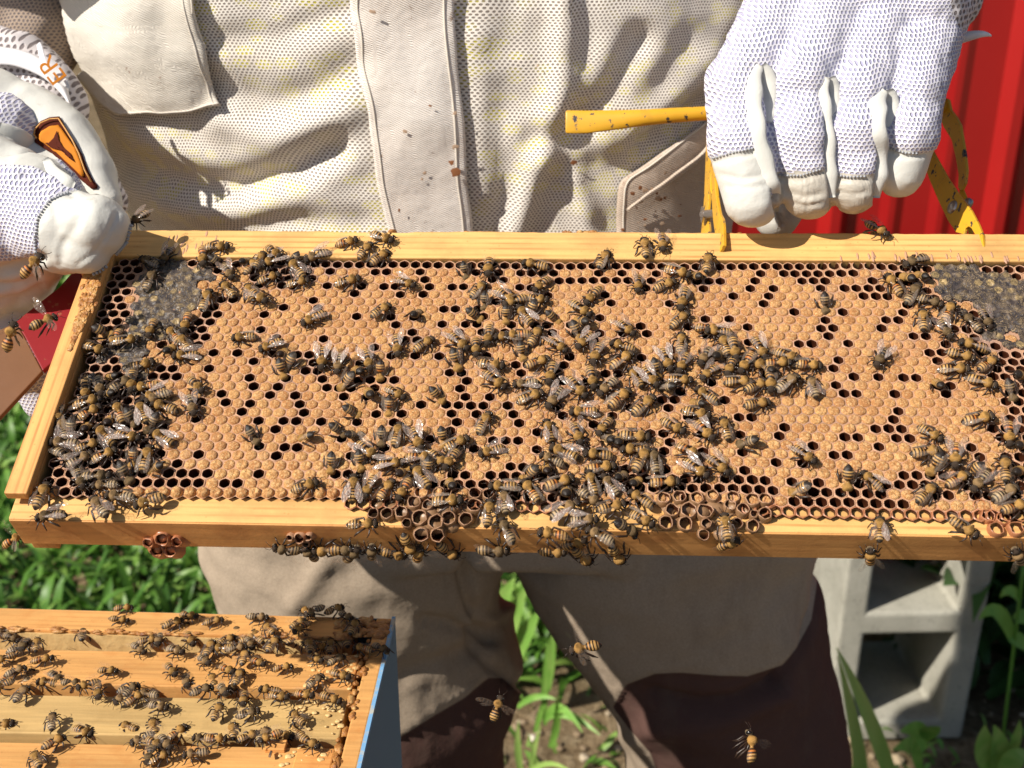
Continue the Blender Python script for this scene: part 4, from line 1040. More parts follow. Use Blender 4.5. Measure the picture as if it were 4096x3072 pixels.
def fin(pts, r): return (pts, r, 'leather', 'finger_gusset', .0004)
strips = [fin([(3040, 262), (3014, 300), (3010, 420), (3030, 560), (3070, 700), (3095, 800), (3100, 860)], .0042), fin([(3045, 262), (3075, 290), (3078, 380), (3066, 500)], .0038),
          fin([(3305, 310), (3285, 350), (3296, 450), (3312, 560), (3316, 680), (3330, 800)], .0033), fin([(3315, 312), (3338, 340), (3332, 400), (3312, 470)], .0036),
          fin([(3535, 360), (3500, 400), (3502, 520), (3510, 640), (3500, 760), (3495, 830)], .0048), fin([(3545, 362), (3570, 400), (3560, 470), (3535, 520)], .0042),
          ([(2852, 632), (2930, 610), (3030, 590)], .0006, 'stitch', 'stitching', .0003), ([(3112, 700), (3200, 703), (3300, 672)], .0006, 'stitch', 'stitching', .0003),
          ([(3335, 700), (3400, 708), (3480, 705)], .0006, 'stitch', 'stitching', .0003), ([(3560, 590), (3620, 612), (3690, 612)], .0006, 'stitch', 'stitching', .0003)]
RG, RG_BVH = glove('glove', caps, strips, tipz, 'white mesh glove with grey leather fingertips closed round a yellow handle',
    creases=[([(3050, 300), (3082, 420), (3076, 560), (3092, 700), (3106, 820), (3130, 900)], -2.6, 10), ([(3322, 340), (3310, 480), (3314, 620), (3330, 760), (3340, 860)], -2.4, 9), ([(3552, 390), (3535, 520), (3522, 640), (3512, 760), (3510, 820)], -2.6, 9),
             ([(2850, 650), (2950, 628), (3040, 608)], -.9, 9), ([(3112, 716), (3200, 720), (3300, 690)], -.9, 9), ([(3335, 716), (3400, 722), (3490, 716)], -.9, 9), ([(3540, 600), (3620, 628), (3700, 622)], -.9, 9),
             ([(2880, 700), (2960, 716), (3050, 700)], -.7, 12), ([(2900, 745), (2980, 752), (3060, 740)], -.5, 10), ([(3150, 770), (3220, 790), (3290, 775)], -.9, 12), ([(3170, 815), (3230, 828), (3290, 812)], -.7, 10), ([(3355, 770), (3410, 782), (3470, 768)], -.7, 10),
             ([(3130, 330), (3190, 300), (3260, 330)], 1.6, 60), ([(3380, 380), (3420, 340), (3480, 370)], 1.4, 60), ([(2890, 320), (2950, 290), (3000, 320)], 1.5, 60)])
# loose mesh cuff and sleeve above the right-hand glove
mb = MB(); capsule(mb, P(3560, -200, .66), P(3780, -10, .64), .040, .020, 24); capsule(mb, P(3780, -10, .64), P(3845, 40, .635), .018, .009, 20)
capsule(mb, P(3450, -350, .68), P(3150, -1000, .86), .055, .070, 24); capsule(mb, P(3150, -1000, .86), Vector((.12, .80, 1.36)), .07, .08, 24)
me = remeshed(mb, 'sleeve', .003, 4); me.materials.append(M['cuff_mesh']); set_smooth(me)
me.vertices.foreach_set('co', (np.array([v.co[:] for v in me.vertices])-np.array(PO)).ravel()); link('sleeve', me, person)
mb = MB(); vs = []
for k in range(9):
    t = k/8; x = 3815+150*t; w = (26*(1-t)**.8+3)
    c = P(x, 152-20*math.sin(t*2.0)+10*t, .612-.006*t)
    for e in (-1, 1): vs.append(c+DOWN*(e*w/FPX*.61)+FWD*(.002*math.sin(t*6)))
mb.add(vs, [(2*k, 2*k+1, 2*k+3, 2*k+2) for k in range(8)]); o = pbuild(mb, 'label_tag', M['label_white']); s = o.modifiers.new('t', 'SOLIDIFY'); s.thickness = .0006
mb = MB(); mb.tube([P(3826, 172, .612), P(3828, 225, .612)], .0012, 8); pbuild(mb, 'zip_pull', M['steel'])

# left hand glove
capsL = [((-60, 900, .585), (120, 830, .578), .034, .027), ((120, 830, .578), (260, 925, .566), .026, .0215), ((260, 922, .566), (385, 905, .557), .0205, .0155), ((290, 985, .560), (345, 1000, .558), .0135, .012), ((385, 905, .557), (440, 900, .556), .0145, .0100),
         ((-120, 1050, .60), (60, 1000, .592), .035, .026), ((-100, 1150, .61), (90, 1110, .600), .022, .017), ((-150, 700, .60), (60, 720, .597), .030, .018),
         ((-160, 560, .62), (-20, 560, .62), .035, .025),
         ((-40, 1180, .615), (110, 1480, .612), .020, .016), ((110, 1480, .612), (165, 1620, .612), .014, .008)]
zonL = [(1, [(170, 1130), (150, 1010), (140, 900), (165, 830), (215, 780), (275, 755), (600, 740), (600, 1150)]), (1, [(-400, 1060), (150, 1040), (330, 1040), (330, 1330), (-400, 1330)]), (1, [(-400, 500), (0, 500), (190, 600), (290, 700), (250, 720), (120, 660), (0, 655), (-400, 655)])]
stL = [([(150, 1060), (139, 960), (150, 870), (200, 800), (290, 765)], .0008, 'stitch', 'stitching', .0003),
       ([(520, 900), (500, 975), (455, 1035), (400, 1080), (330, 1108)], .0009, 'stitch', 'stitching', .0007),
       ([(175, 640), (210, 700), (290, 752), (300, 745)], .0035, 'leather', 'leather_fold', .0004),
       ([(-10, 508), (60, 540), (180, 605), (290, 640)], .0040, 'leather', 'leather_fold', .0004)]
LG, LG_BVH = glove('glove', capsL, stL, zonL, 'white glove with a broad pale leather thumb resting on the frame',
    creases=[([(330, 830), (300, 900), (262, 960), (245, 1030)], -.8, 20), ([(250, 960), (232, 1010), (240, 1060)], -.6, 12), ([(215, 830), (235, 900), (215, 960)], -.5, 18), ([(400, 800), (380, 880), (330, 960)], 0.6, 34), ([(470, 850), (440, 930), (380, 1010), (310, 1060)], -.6, 10), ([(160, 1040), (60, 1070), (-50, 1100)], -3, 22), ([(100, 700), (200, 740), (290, 770)], -1.6, 16),
             ([(150, 1120), (60, 1150), (-40, 1150)], -3, 20), ([(170, 1160), (80, 1200), (0, 1210)], -2.5, 18)])
# leather gauntlet edge behind the thumb, carrying the sewn patch
capsP = [((-60, 470, .640), (110, 470, .636), .030, .018), ((110, 470, .636), (260, 560, .630), .019, .017), ((260, 560, .630), (370, 700, .620), .017, .013), ((370, 700, .620), (430, 810, .612), .012, .008), ((60, 620, .63), (300, 740, .62), .022, .012)]
mb = MB()
for (a, b, ra, rb) in capsP: capsule(mb, P(*a), P(*b), ra, rb, 20)
me = remeshed(mb, 'leather_gauntlet', .0016, 8); co = np.array([v.co[:] for v in me.vertices]); nr = np.array([v.normal[:] for v in me.vertices])
co = co+nr*np.array([[.0012*fbm(p, 40)] for p in co]); P_BVH = BVHTree.FromPolygons([tuple(p) for p in co], [tuple(p.vertices) for p in me.polygons])
me.vertices.foreach_set('co', (co-np.array(PO)).ravel()); me.materials.append(M['leather']); set_smooth(me); GA = link('leather_gauntlet', me, person)
def flat_patch(name, poly, mat, bvh, out, parent, thick=.0008, cen=None):
    """a flat sewn shape: rings from its outline to its centre, laid on the surface below"""
    cx_ = sum(p[0] for p in poly)/len(poly) if cen is None else cen[0]; cy_ = sum(p[1] for p in poly)/len(poly) if cen is None else cen[1]
    dense = []
    for a, b in zip(poly, poly[1:]+poly[:1]):
        m = max(1, int(math.dist(a, b)/9))
        for k in range(m): t = k/m; dense.append((a[0]+(b[0]-a[0])*t, a[1]+(b[1]-a[1])*t))
    n = len(dense); vs = []; R = 7
    for j in range(R):
        f = 1-j/R
        for (x, y) in dense:
            q = on_surf(cx_+(x-cx_)*f, cy_+(y-cy_)*f, bvh, out) or P(cx_+(x-cx_)*f, cy_+(y-cy_)*f, .62)
            vs.append(q)
    vs.append(on_surf(cx_, cy_, bvh, out) or P(cx_, cy_, .62))
    fs = [(j*n+k, j*n+(k+1) % n, (j+1)*n+(k+1) % n, (j+1)*n+k) for j in range(R-1) for k in range(n)]+[((R-1)*n+k, (R-1)*n+(k+1) % n, R*n) for k in range(n)]
    mb = MB(); mb.add(vs, fs); mb.v = [tuple(Vector(p)-PO) for p in mb.v]
    o = mb.build(name, M[mat], parent, True); s = o.modifiers.new('t', 'SOLIDIFY'); s.thickness = thick; return o
border = [(239, 470), (200, 473), (165, 488), (140, 515), (130, 545), (140, 572), (165, 588), (215, 620), (262, 660), (300, 695), (340, 730), (370, 756), (388, 756), (392, 745), (375, 725), (352, 680), (330, 620), (300, 570), (268, 520)]
flat_patch('patch_border', border, 'patch_brown', P_BVH, .0010, GA)
flat_patch('patch_face', [(236, 508), (205, 510), (172, 528), (158, 552), (160, 570), (190, 586), (240, 620), (290, 665), (335, 708), (345, 708), (330, 660), (306, 600), (276, 560), (250, 522)], 'patch_orange', P_BVH, .0020, GA, .0006, (235, 575))
flat_patch('patch_emblem', [(237, 532), (226, 560), (206, 578), (188, 582), (215, 594), (250, 606), (285, 632), (308, 655), (290, 620), (262, 595), (246, 568)], 'patch_brown', P_BVH, .0028, GA, .0004, (238, 588))
mb = MB(); pts = [on_surf(x, y, P_BVH, .0025) for (x, y) in [(148, 566), (142, 545), (150, 522), (172, 500), (205, 487), (237, 486), (262, 522), (294, 570), (322, 625), (346, 685), (372, 735)]]
pts = [q for q in pts if q]; mb.tube(pts, .0004, 5); mb.v = [tuple(Vector(p)-PO) for p in mb.v]; mb.build('stitching', M['thread_gold'], GA, True)
# white cuff and sleeve of the left arm
mb = MB()
for (a, b, ra, rb) in [((-200, 330, .70), (60, 330, .69), .045, .030), ((60, 330, .69), (200, 420, .675), .030, .022), ((200, 420, .675), (265, 520, .665), .020, .012), ((-250, 500, .69), (150, 480, .67), .035, .02), ((200, 520, .665), (420, 800, .655), .018, .012)]: capsule(mb, P(*a), P(*b), ra, rb, 20)
me = remeshed(mb, 'cuff', .0025, 6); co = np.array([v.co[:] for v in me.vertices]); nr = np.array([v.normal[:] for v in me.vertices])
co = co+nr*np.array([[.002*fbm(p, 30)] for p in co]); C_BVH = BVHTree.FromPolygons([tuple(p) for p in co], [tuple(p.vertices) for p in me.polygons])
me.vertices.foreach_set('co', (co-np.array(PO)).ravel()); me.materials.append(M['cuff_mesh']); set_smooth(me); link('cuff', me, person)
mb = MB()
for (a, b, ra, rb) in [((-350, 60, .76), (30, 60, .745), .055, .045), ((30, 60, .745), (140, 140, .735), .042, .030), ((-350, 60, .76), (-420, -700, .68), .055, .06)]: capsule(mb, P(*a), P(*b), ra, rb, 20)
capsule(mb, P(-420, -700, .68), Vector((-.22, .79, 1.33)), .06, .08, 20)
me = remeshed(mb, 'sleeve', .004, 5); co = np.array([v.co[:] for v in me.vertices]); nr = np.array([v.normal[:] for v in me.vertices])
co = co+nr*np.array([[.006*fbm(p, 16)] for p in co]); me.vertices.foreach_set('co', (co-np.array(PO)).ravel()); me.materials.append(M['sleeve']); set_smooth(me); link('sleeve', me, person)
# smooth white hem band and its folded woven label
mb = MB(); vs = []
hem = [((-150, 150), (-150, 262)), ((0, 188), (0, 258)), ((60, 192), (60, 262)), ((130, 212), (120, 285)), ((180, 240), (165, 305)), ((230, 290), (205, 335)), ((272, 340), (262, 392)), ((285, 420), (282, 440))]
for k, (a, b) in enumerate(hem):
    za = .655; vs += [P(*a, za), P((a[0]+b[0])/2, (a[1]+b[1])/2, za-.005), P(*b, za-.004)]
mb.add(vs, [(3*k+e, 3*k+e+1, 3*k+e+4, 3*k+e+3) for k in range(len(hem)-1) for e in (0, 1)])
o = pbuild(mb, 'cuff_hem', M['label_white']); s = o.modifiers.new('s', 'SUBSURF'); s.levels = 2; s.render_levels = 2; s = o.modifiers.new('t', 'SOLIDIFY'); s.thickness = .002
mb = MB(); lab = [((147, 180), (165, 275)), ((158, 168), (180, 295)), ((170, 185), (193, 300)), ((178, 222), (215, 322)), ((232, 252), (240, 335)), ((262, 300), (268, 352)), ((278, 345), (280, 368))]
vs = []
for k, (a, b) in enumerate(lab): vs += [P(*a, .646), P(*b, .646)]
mb.add(vs, [(2*k, 2*k+1, 2*k+3, 2*k+2) for k in range(len(lab)-1)]); LB = pbuild(mb, 'label_tag', M['label_white'], True); s = LB.modifiers.new('t', 'SOLIDIFY'); s.thickness = .0006
cu = bpy.data.curves.new('lettering', 'FONT'); cu.body = 'ER'; cu.size = .0135; cu.extrude = .0002; cu.materials.append(M['patch_orange'])
tx0 = bpy.data.objects.new('lettering', cu); COL.objects.link(tx0); tme = evaluated_mesh(tx0, 'lettering'); tx = link('lettering', tme)
ax = (P(180, 250, .643)-P(262, 330, .643)).normalized(); back = -ray(220, 290).normalized(); ay = back.cross(ax).normalized()
ax2 = ay.cross(back).normalized(); o0 = P(272, 308, .643)
tm = Matrix(((ax.x, ay.x, back.x, o0.x), (ax.y, ay.y, back.y, o0.y), (ax.z, ay.z, back.z, o0.z), (0, 0, 0, 1)))
tx.parent = LB; tx.matrix_basis = tm; tx.matrix_parent_inverse = Matrix.Translation(-PO)

# ------------------------------------------------------------------ yellow frame gripper
def plane_of(a, b, c):
    n = (b-a).cross(c-a).normalized()
    if n.dot(CAM-a) < 0: n = -n
    return a, n
def plate(mb, poly, pl, thick):
    """a sheet-metal piece cut to an outline, lying in a real plane of the scene"""
    o, n = pl; pts = [on_plane(x, y, o, n) for (x, y) in poly]; N = len(pts); b = len(mb.v)
    mb.v += [tuple(p) for p in pts]+[tuple(p-n*thick) for p in pts]
    bm = bmesh.new(); vv = [bm.verts.new(p) for p in pts]; f = bm.faces.new(vv); bmesh.ops.triangulate(bm, faces=[f])
    bm.verts.index_update()
    for t in bm.faces:
        ids = [v.index for v in t.verts]; mb.f.append(tuple(b+i for i in ids)); mb.m.append(0); mb.f.append(tuple(b+N+i for i in ids[::-1])); mb.m.append(0)
    bm.free()
    for i in range(N): j = (i+1) % N; mb.f.append((b+i, b+N+i, b+N+j, b+j)); mb.m.append(0)
def strap(mb, pts, wid, wdir, thick):
    pts = [Vector(p) for p in pts]; b0 = len(mb.v); n = len(pts)
    for i, p in enumerate(pts):
        t = (pts[min(i+1, n-1)]-pts[max(i-1, 0)]).normalized(); a = (wdir-t*wdir.dot(t)).normalized(); c = t.cross(a)
        w = wid[i] if hasattr(wid, '__len__') else wid
        for (e, g) in ((-1, -1), (1, -1), (1, 1), (-1, 1)): mb.v.append(tuple(p+a*(e*w/2)+c*(g*thick/2)))
    for i in range(n-1):
        for k in range(4): mb.f.append((b0+i*4+k, b0+i*4+(k+1) % 4, b0+i*4+4+(k+1) % 4, b0+i*4+4+k)); mb.m.append(0)
    mb.f.append((b0, b0+3, b0+2, b0+1)); mb.m.append(0); e = b0+4*(n-1); mb.f.append((e, e+1, e+2, e+3)); mb.m.append(0)
def subpts(pts, m=5):
    pts = [Vector(p) for p in pts]; out = []
    for i in range(len(pts)-1):
        p0 = pts[max(i-1, 0)]; p1 = pts[i]; p2 = pts[i+1]; p3 = pts[min(i+2, len(pts)-1)]
        for k in range(m):
            t = k/m; out.append(0.5*((2*p1)+(p2-p0)*t+(2*p0-5*p1+4*p2-p3)*t*t+(3*p1-p0-3*p2+p3)*t**3))
    out.append(pts[-1]); return out
def gripper():
    G0 = P(2850, 900, .60)
    root = empty('frame_gripper', G0, 'chipped yellow metal frame gripper held in the white glove', 'frame gripper')
    def fin_(mb, nm, mat='yellow', bevel=.0003, sm=False):
        mb.v = [tuple(Vector(p)-G0) for p in mb.v]; return mb.build(nm, M[mat], root, sm, bevel)
    # round handle bar with a hammered flat end
    mb = MB(); ax = [(2262, 488), (2266, 487), (2300, 488), (2350, 488), (2420, 483), (2500, 477), (2580, 470), (2700, 461), (2850, 452), (3100, 440), (3450, 430), (3790, 425)]
    rr = [.0056, .0062, .0063, .0062, .0057, .0050, .0044, .0040, .0037, .0037, .0037, .0037]
    fl = [.1, .16, .18, .25, .38, .6, .8, 1, 1, 1, 1, 1]
    b0 = 0; n = 16
    for i, ((x, y), r_, f_) in enumerate(zip(ax, rr, fl)):
        c = P(x, y, .640 if x > 2600 else .640+.004*(2600-x)/340)
        for k in range(n):
            th = 2*math.pi*k/n; mb.v.append(tuple(c-DOWN*(r_*math.sin(th))-FWD*(r_*f_*math.cos(th))))
    for i in range(len(ax)-1):
        for k in range(n): mb.f.append((i*n+k, i*n+(k+1) % n, (i+1)*n+(k+1) % n, (i+1)*n+k)); mb.m.append(0)
    mb.f.append(tuple(range(n))[::-1]); mb.m.append(0)
    fin_(mb, 'handle', sm=True)
    dep = (FWD-DOWN*.4).normalized()
    # near jaws, seen edge on: one strap before the top bar, one behind
    mb = MB(); strap(mb, subpts([P(2850, 520, .632), P(2853, 640, .612), P(2862, 800, .598), P(2872, 880, .586), P(2884, 925, .5745), P(2886, 1010, .5630)]), .009, dep, .0017); fin_(mb, 'jaw')
    mb = MB(); strap(mb, subpts([P(2840, 500, .640), P(2836, 640, .632), P(2830, 800, .622), P(2823, 900, .616), P(2822, 960, .606)]), .010, dep, .0016); fin_(mb, 'jaw')
    mb = MB(); strap(mb, subpts([P(2848, 640, .616), P(2842, 740, .611), P(2852, 790, .606)]), .006, dep, .0015); fin_(mb, 'jaw')
    mb = MB(); mb.tube([P(2806, 858, .612), P(2812, 858, .612)], .0042, 14); mb.tube([P(2812, 858, .612), P(2862, 853, .600)], .0021, 12); fin_(mb, 'rivet', 'steel', 0, False)
    # far jaws, seen from the side
    pl = plane_of(P(3705, 600, .622), P(3925, 985, .5605), P(3760, 860, .596))
    mb = MB(); plate(mb, [(3700, 560), (3722, 590), (3752, 645), (3790, 712), (3840, 785), (3882, 838), (3912, 895), (3928, 935), (3934, 985), (3922, 1003), (3908, 1000), (3908, 965), (3898, 935), (3884, 912), (3872, 905), (3860, 915), (3856, 938), (3822, 928), (3790, 880), (3752, 800), (3718, 720), (3690, 640), (3680, 590)], pl, .0017); fin_(mb, 'jaw')
    pl2 = plane_of(P(3775, 400, .640), P(3862, 700, .612), P(3780, 520, .638))
    mb = MB(); plate(mb, [(3778, 392), (3790, 398), (3800, 440), (3822, 470), (3838, 500), (3848, 560), (3858, 620), (3864, 680), (3858, 735), (3845, 762), (3832, 752), (3834, 700), (3822, 630), (3806, 560), (3772, 505), (3760, 470)], pl2, .0016); fin_(mb, 'jaw')
    pl3 = plane_of(P(3840, 740, .622), P(3880, 930, .608), P(3800, 850, .620))
    mb = MB(); plate(mb, [(3836, 742), (3850, 745), (3876, 810), (3884, 850), (3890, 930), (3874, 940), (3862, 860), (3838, 800)], pl3, .0016); fin_(mb, 'jaw')
    c = on_plane(3809, 828, *pl); nn = pl[1]
    mb = MB(); mb.tube([c-nn*.0008, c+nn*.0002, c+nn*.0010, c+nn*.0015], [.0036, .0034, .0024, .0008], 18); fin_(mb, 'rivet', 'steel', 0, True)
    c = on_plane(3872, 813, *pl3); mb = MB(); mb.tube([c-nn*.001, c+nn*.001, c+nn*.002], [.0028, .0028, .001], 14); fin_(mb, 'rivet', 'steel', 0, True)
gripper()

# ------------------------------------------------------------------ red scraper held behind the frame's left side
def tool():
    o, n = F_O-W_*.024, W_
    c0 = on_plane(200, 1300, o, n)
    root = empty('hive_tool', c0, 'red painted scraper with bare brown blade held behind the frame side', 'hive tool')
    mb = MB(); plate(mb, [(300, 1075), (420, 1085), (400, 1180), (330, 1310), (300, 1352), (236, 1426), (170, 1481), (97, 1343), (62, 1287), (150, 1216), (235, 1150)], (o, n), .003)
    mb.v = [tuple(Vector(p)-c0) for p in mb.v]; mb.build('painted_grip', M['red_paint'], root, False, .0005)
    mb = MB(); plate(mb, [(62, 1288.5), (97, 1345), (169, 1483), (92, 1566), (0, 1665), (-160, 1830), (-330, 1560), (-60, 1335), (0, 1318)], (o-W_*.0004, n), .0026)
    mb.v = [tuple(Vector(p)-c0) for p in mb.v]; mb.build('blade', M['bare_tool'], root, False, .0005)
tool()

# ------------------------------------------------------------------ the brood frame
UO, VO, PU, PV = 3.8037, -71.11, 5.3, 5.32756*.8660254
hole_px = []
for k, s in HOLES.items():
    for t in s.split(): a, b = map(float, t.split(',')); hole_px.append(tpx(k, a, b))
hole_uv = np.array([uv_at(*p) for p in hole_px])
hr = np.round((hole_uv[:, 1]-VO)/PV).astype(int)
hc = np.round((hole_uv[:, 0]-UO)/PU+.5*(hr % 2)).astype(int)
lu = (hc-.5*(hr % 2))*PU+UO; lv = hr*PV+VO
res = hole_uv-np.stack([lu, lv], 1); okk = np.hypot(res[:, 0], res[:, 1]) < 2.2
hu, hres = hole_uv[okk], res[okk]
def warp(u, v):
    w = np.exp(-(((hu[:, 0]-u)**2+(hu[:, 1]-v)**2)/(2*9.0**2)))
    s = w.sum()+.35
    return u+float((w*hres[:, 0]).sum()/s), v+float((w*hres[:, 1]).sum()/s)
OPEN = set(zip(hr.tolist(), hc.tolist()))
honey_px = [[tpx('A', *p) for p in [(1230, 330), (1700, 340), (1720, 420), (1860, 450), (1800, 600), (1700, 700), (1710, 790), (1640, 850), (1560, 930), (1480, 1000), (1360, 1050), (1330, 1150), (1280, 1240), (1180, 1330), (1000, 1330), (930, 1200), (850, 1160), (900, 950), (1060, 960), (1060, 800), (1130, 700), (1150, 560), (1220, 430)]],
            [tpx('D', *p) for p in [(1350, 340), (1880, 350), (1990, 420), (2212, 490), (2900, 470), (2900, 1150), (2212, 1150), (2050, 1130), (1950, 1020), (1820, 960), (1720, 830), (1640, 740), (1540, 640), (1430, 540), (1390, 450)]]]
open_px = [[tpx('E', *p) for p in [(500, -450), (1060, -420), (1280, -200), (1300, 60), (1200, 330), (1380, 470), (1250, 640), (1080, 780), (1040, 880), (330, 880)]],
           [tpx('G', *p) for p in [(1230, 760), (1560, 760), (1560, 800), (2212, 800), (2212, 880), (1230, 880)]],
           [tpx('F', *p) for p in [(1340, 800), (1900, 780), (2212, 800), (2212, 900), (1340, 900)]],
           [tpx('G', *p) for p in [(0, 800), (600, 700), (1300, 700), (1300, 900), (0, 900)]],
           [tpx('D', *p) for p in [(1650, 880), (1760, 830), (1800, 980), (1960, 1060), (2212, 1170), (3000, 1170), (3000, 1700), (2080, 1600), (2000, 1380), (1900, 1280)]],
           [tpx('H', *p) for p in [(2100, 0), (3000, 0), (3000, 900), (1900, 900), (1900, 840), (2080, 820), (2140, 500), (2000, 440), (1990, 350)]],
           [tpx('A', *p) for p in [(830, 330), (1100, 330), (1190, 440), (1130, 620), (1090, 760), (1030, 920), (880, 940), (830, 1160), (880, 1340), (700, 1400)]],
           [tpx('B', *p) for p in [(0, 330), (640, 350), (640, 420), (250, 600), (0, 620)]]]
def zof(u, v): return .5*nz(u, v, 1, .035)+.25*nz(u, v, 5, .11)
def loc(u, v, w): return (u/1000, -v/1000, w/1000)
frame_root = empty('brood_frame', FM, 'large wooden brood frame of capped comb held up between both gloves', 'hive frame')
comb_mb = MB(); cap_items = []; open_items = []; forced_open = set()
def cellpoly(u, v, rad_, w, n=12, warp_it=True, jit=0):
    out = []
    for k in range(n):
        a = math.pi/2+2*math.pi*k/n; f = 1.0 if k % (n//6) == 0 else .925     # corners reach out further than the flats
        uu, vv = u+rad_*f*math.cos(a)*PU/math.sqrt(3)/.9285*.9285, v+rad_*f*math.sin(a)*PU/math.sqrt(3)
        if warp_it: uu, vv = warp(uu, vv)
        out.append((uu+random.uniform(-jit, jit), vv+random.uniform(-jit, jit), w))
    return out
def ctype(r_, c_, u, v):
    if (r_, c_) in OPEN or (r_, c_) in forced_open: return 'open'
    X, Y = project(fw(u, v, 0)); X += random.gauss(0, 26); Y += random.gauss(0, 20)
    if any(inpoly(X, Y, q) for q in honey_px): return 'honey'
    if r_ == 0: return 'open'
    if any(inpoly(X, Y, q) for q in open_px): return 'open'
    if r_ == 29: return 'open'
    return 'cap'
cells = {}
def build_comb():
    for r_ in range(0, 30):
        for c_ in range(-42, 50):
            u = (c_-.5*(r_ % 2))*PU+UO; v = r_*PV+VO
            if u < -190.8 or u > 240: continue
            if r_ == 29 and not (u > 92 or -63 < u < 20 ): continue
            t = ctype(r_, c_, u, v); cells[r_, c_] = (t, u, v)
            z = zof(u, v)
            hexo = [warp(u+PU/math.sqrt(3)*math.cos(math.pi/2+k*math.pi/3), v+PU/math.sqrt(3)*math.sin(math.pi/2+k*math.pi/3)) for k in range(6)]
            ho = []
            for k in range(6):
                a, b = hexo[k], hexo[(k+1) % 6]; ho += [a, ((a[0]+b[0])/2, (a[1]+b[1])/2)]
            uc, vc = warp(u, v)
            if t == 'open': open_items.append((r_, c_, uc, vc, ho, z))
            else:
                vs = [loc(a, b, zof(a, b)-.35) for (a, b) in ho]+[loc(uc, vc, z-.5)]
                comb_mb.add(vs, [(k, (k+1) % 12, 12)[::-1] for k in range(12)])
                if t == 'cap': cap_items.append((r_, c_, uc, vc, z))
# bees with their heads in a cell keep that cell open
bee_list = []
for tk, s in BEES.items():
    for t in s.split():
        x, y, a, fl = t.split(','); X, Y = tpx(tk, float(x), float(y)); bee_list.append((X, Y, float(a), fl[0], fl[1]))
for (X, Y, a, po, co_) in bee_list:
    if po == 'b':
        u, v = uv_at(X+28*math.cos(rad(a)), Y-28*math.sin(rad(a))+34, 0)
        r_ = round((v-VO)/PV); c_ = round((u-UO)/PU+.5*(r_ % 2)); forced_open.add((r_, c_))
build_comb()
comb = comb_mb.build('comb', M['wax'], frame_root, True)
# solid core behind the cells
mb = MB(); mb.box(-.1935, .243, -.062, .0735, -.0245, -.0105); mb.build('midrib', M['cell'], comb)

def cap_mesh(i):
    R = np.random.default_rng(100+i); mb = MB(); n = 12; ps = []
    el = 1+R.uniform(-.05, .05)
    dent = R.choice([.0, 0, .1, -.28])
    rings = [(2.66, -.32), (2.44, .10), (1.80, .46+R.uniform(-.1, .1)), (.85, .47+dent+R.uniform(-.12, .12))]
    for (rr, z) in rings:
        ph = R.uniform(0, .2)
        for k in range(n):
            a = math.pi/2+2*math.pi*k/n; f = 1.0 if k % 2 == 0 else .955
            q = rr*f*(1+R.uniform(-.035, .035)); ps.append((q*math.cos(a)*el/1000, q*math.sin(a)/el/1000, (z+(R.uniform(-.13, .13) if z > 0 else 0))/1000))
    ps.append((0, 0, (.42+dent*1.4+R.uniform(-.15, .1))/1000))
    fs = [(j*n+k, j*n+(k+1) % n, (j+1)*n+(k+1) % n, (j+1)*n+k) for j in range(3) for k in range(n)]+[(3*n+k, 3*n+(k+1) % n, 4*n) for k in range(n)]
    mb.add(ps, fs); me = mb.mesh('brood_cap', M['cap'], True); tint_attr(me, [R.random()]*len(ps)); return me, ps, fs
CAPS = [cap_mesh(i) for i in range(24)]
def size_of(u, v): return (fw(u, v)-CAM).dot(FWD)
cap_items.sort(key=lambda t: size_of(t[2], t[3])); open_items.sort(key=lambda t: size_of(t[2], t[3]))
vis = [t for t in cap_items if -205 < t[2] < 216]
top300 = set((t[0], t[1]) for t in vis[:300])
mb = MB(); tn = []
for (r_, c_, u, v, z) in cap_items:
    q = random.randrange(24); bulge = 1.0
    if r_ >= 28 and u < 0: bulge = 2.6
    rot = random.choice((0, 60, 120, 180, 240, 300)); s = random.uniform(.95, 1.03)
    Mx = Matrix.Translation(loc(u, v, z+(0 if bulge == 1 else .3))) @ Matrix.Rotation(rad(rot), 4, 'Z') @ Matrix.Diagonal((s, s, bulge*random.uniform(.75, 1.25), 1))
    if (r_, c_) in top300:
        o = link('brood_cap', CAPS[q][0], comb); o.matrix_basis = Mx
    else:
        mb.add([Mx @ Vector(p) for p in CAPS[q][1]], CAPS[q][2]); tn += [random.random()]*len(CAPS[q][1])
me = mb.mesh('brood_cap', M['cap'], True); tint_attr(me, tn); tag(link('brood_cap', me, comb), kind='stuff')
def open_geo(mb, it, O=(0, 0, 0), lip=.12, ir=.80, depth=9.2):
    r_, c_, u, v, ho, z = it; O = Vector(O); n = 12
    outer = [Vector(loc(a, b, zof(a, b)-.30)) for (a, b) in ho]
    ir = ir*random.uniform(.96, 1.03); s = PU/math.sqrt(3); du, dv = random.uniform(-.12, .12), random.uniform(-.1, .1)
    def ring(f, w): return [Vector(loc(u+du+(a-u)*f*(.985 if k % 2 == 0 else 1.055), v+dv+(b-v)*f*(.985 if k % 2 == 0 else 1.055), z+w)) for k, (a, b) in enumerate(ho)]
    R = [outer, ring(.90, lip), ring(ir, -.05), ring(ir*.96, -1.2), ring(ir*.93, -depth)]
    vs = [p-O for rr in R for p in rr]+[Vector(loc(u, v, z-depth-1))-O]
    fs = [(j*n+k, (j+1)*n+k, (j+1)*n+(k+1) % n, j*n+(k+1) % n) for j in range(4) for k in range(n)]+[(4*n+k, 5*n, 4*n+(k+1) % n) for k in range(n)]
    b = len(mb.f); mb.add(vs, fs)
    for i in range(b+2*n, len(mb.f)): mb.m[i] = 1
mb = MB(); cnt = 0
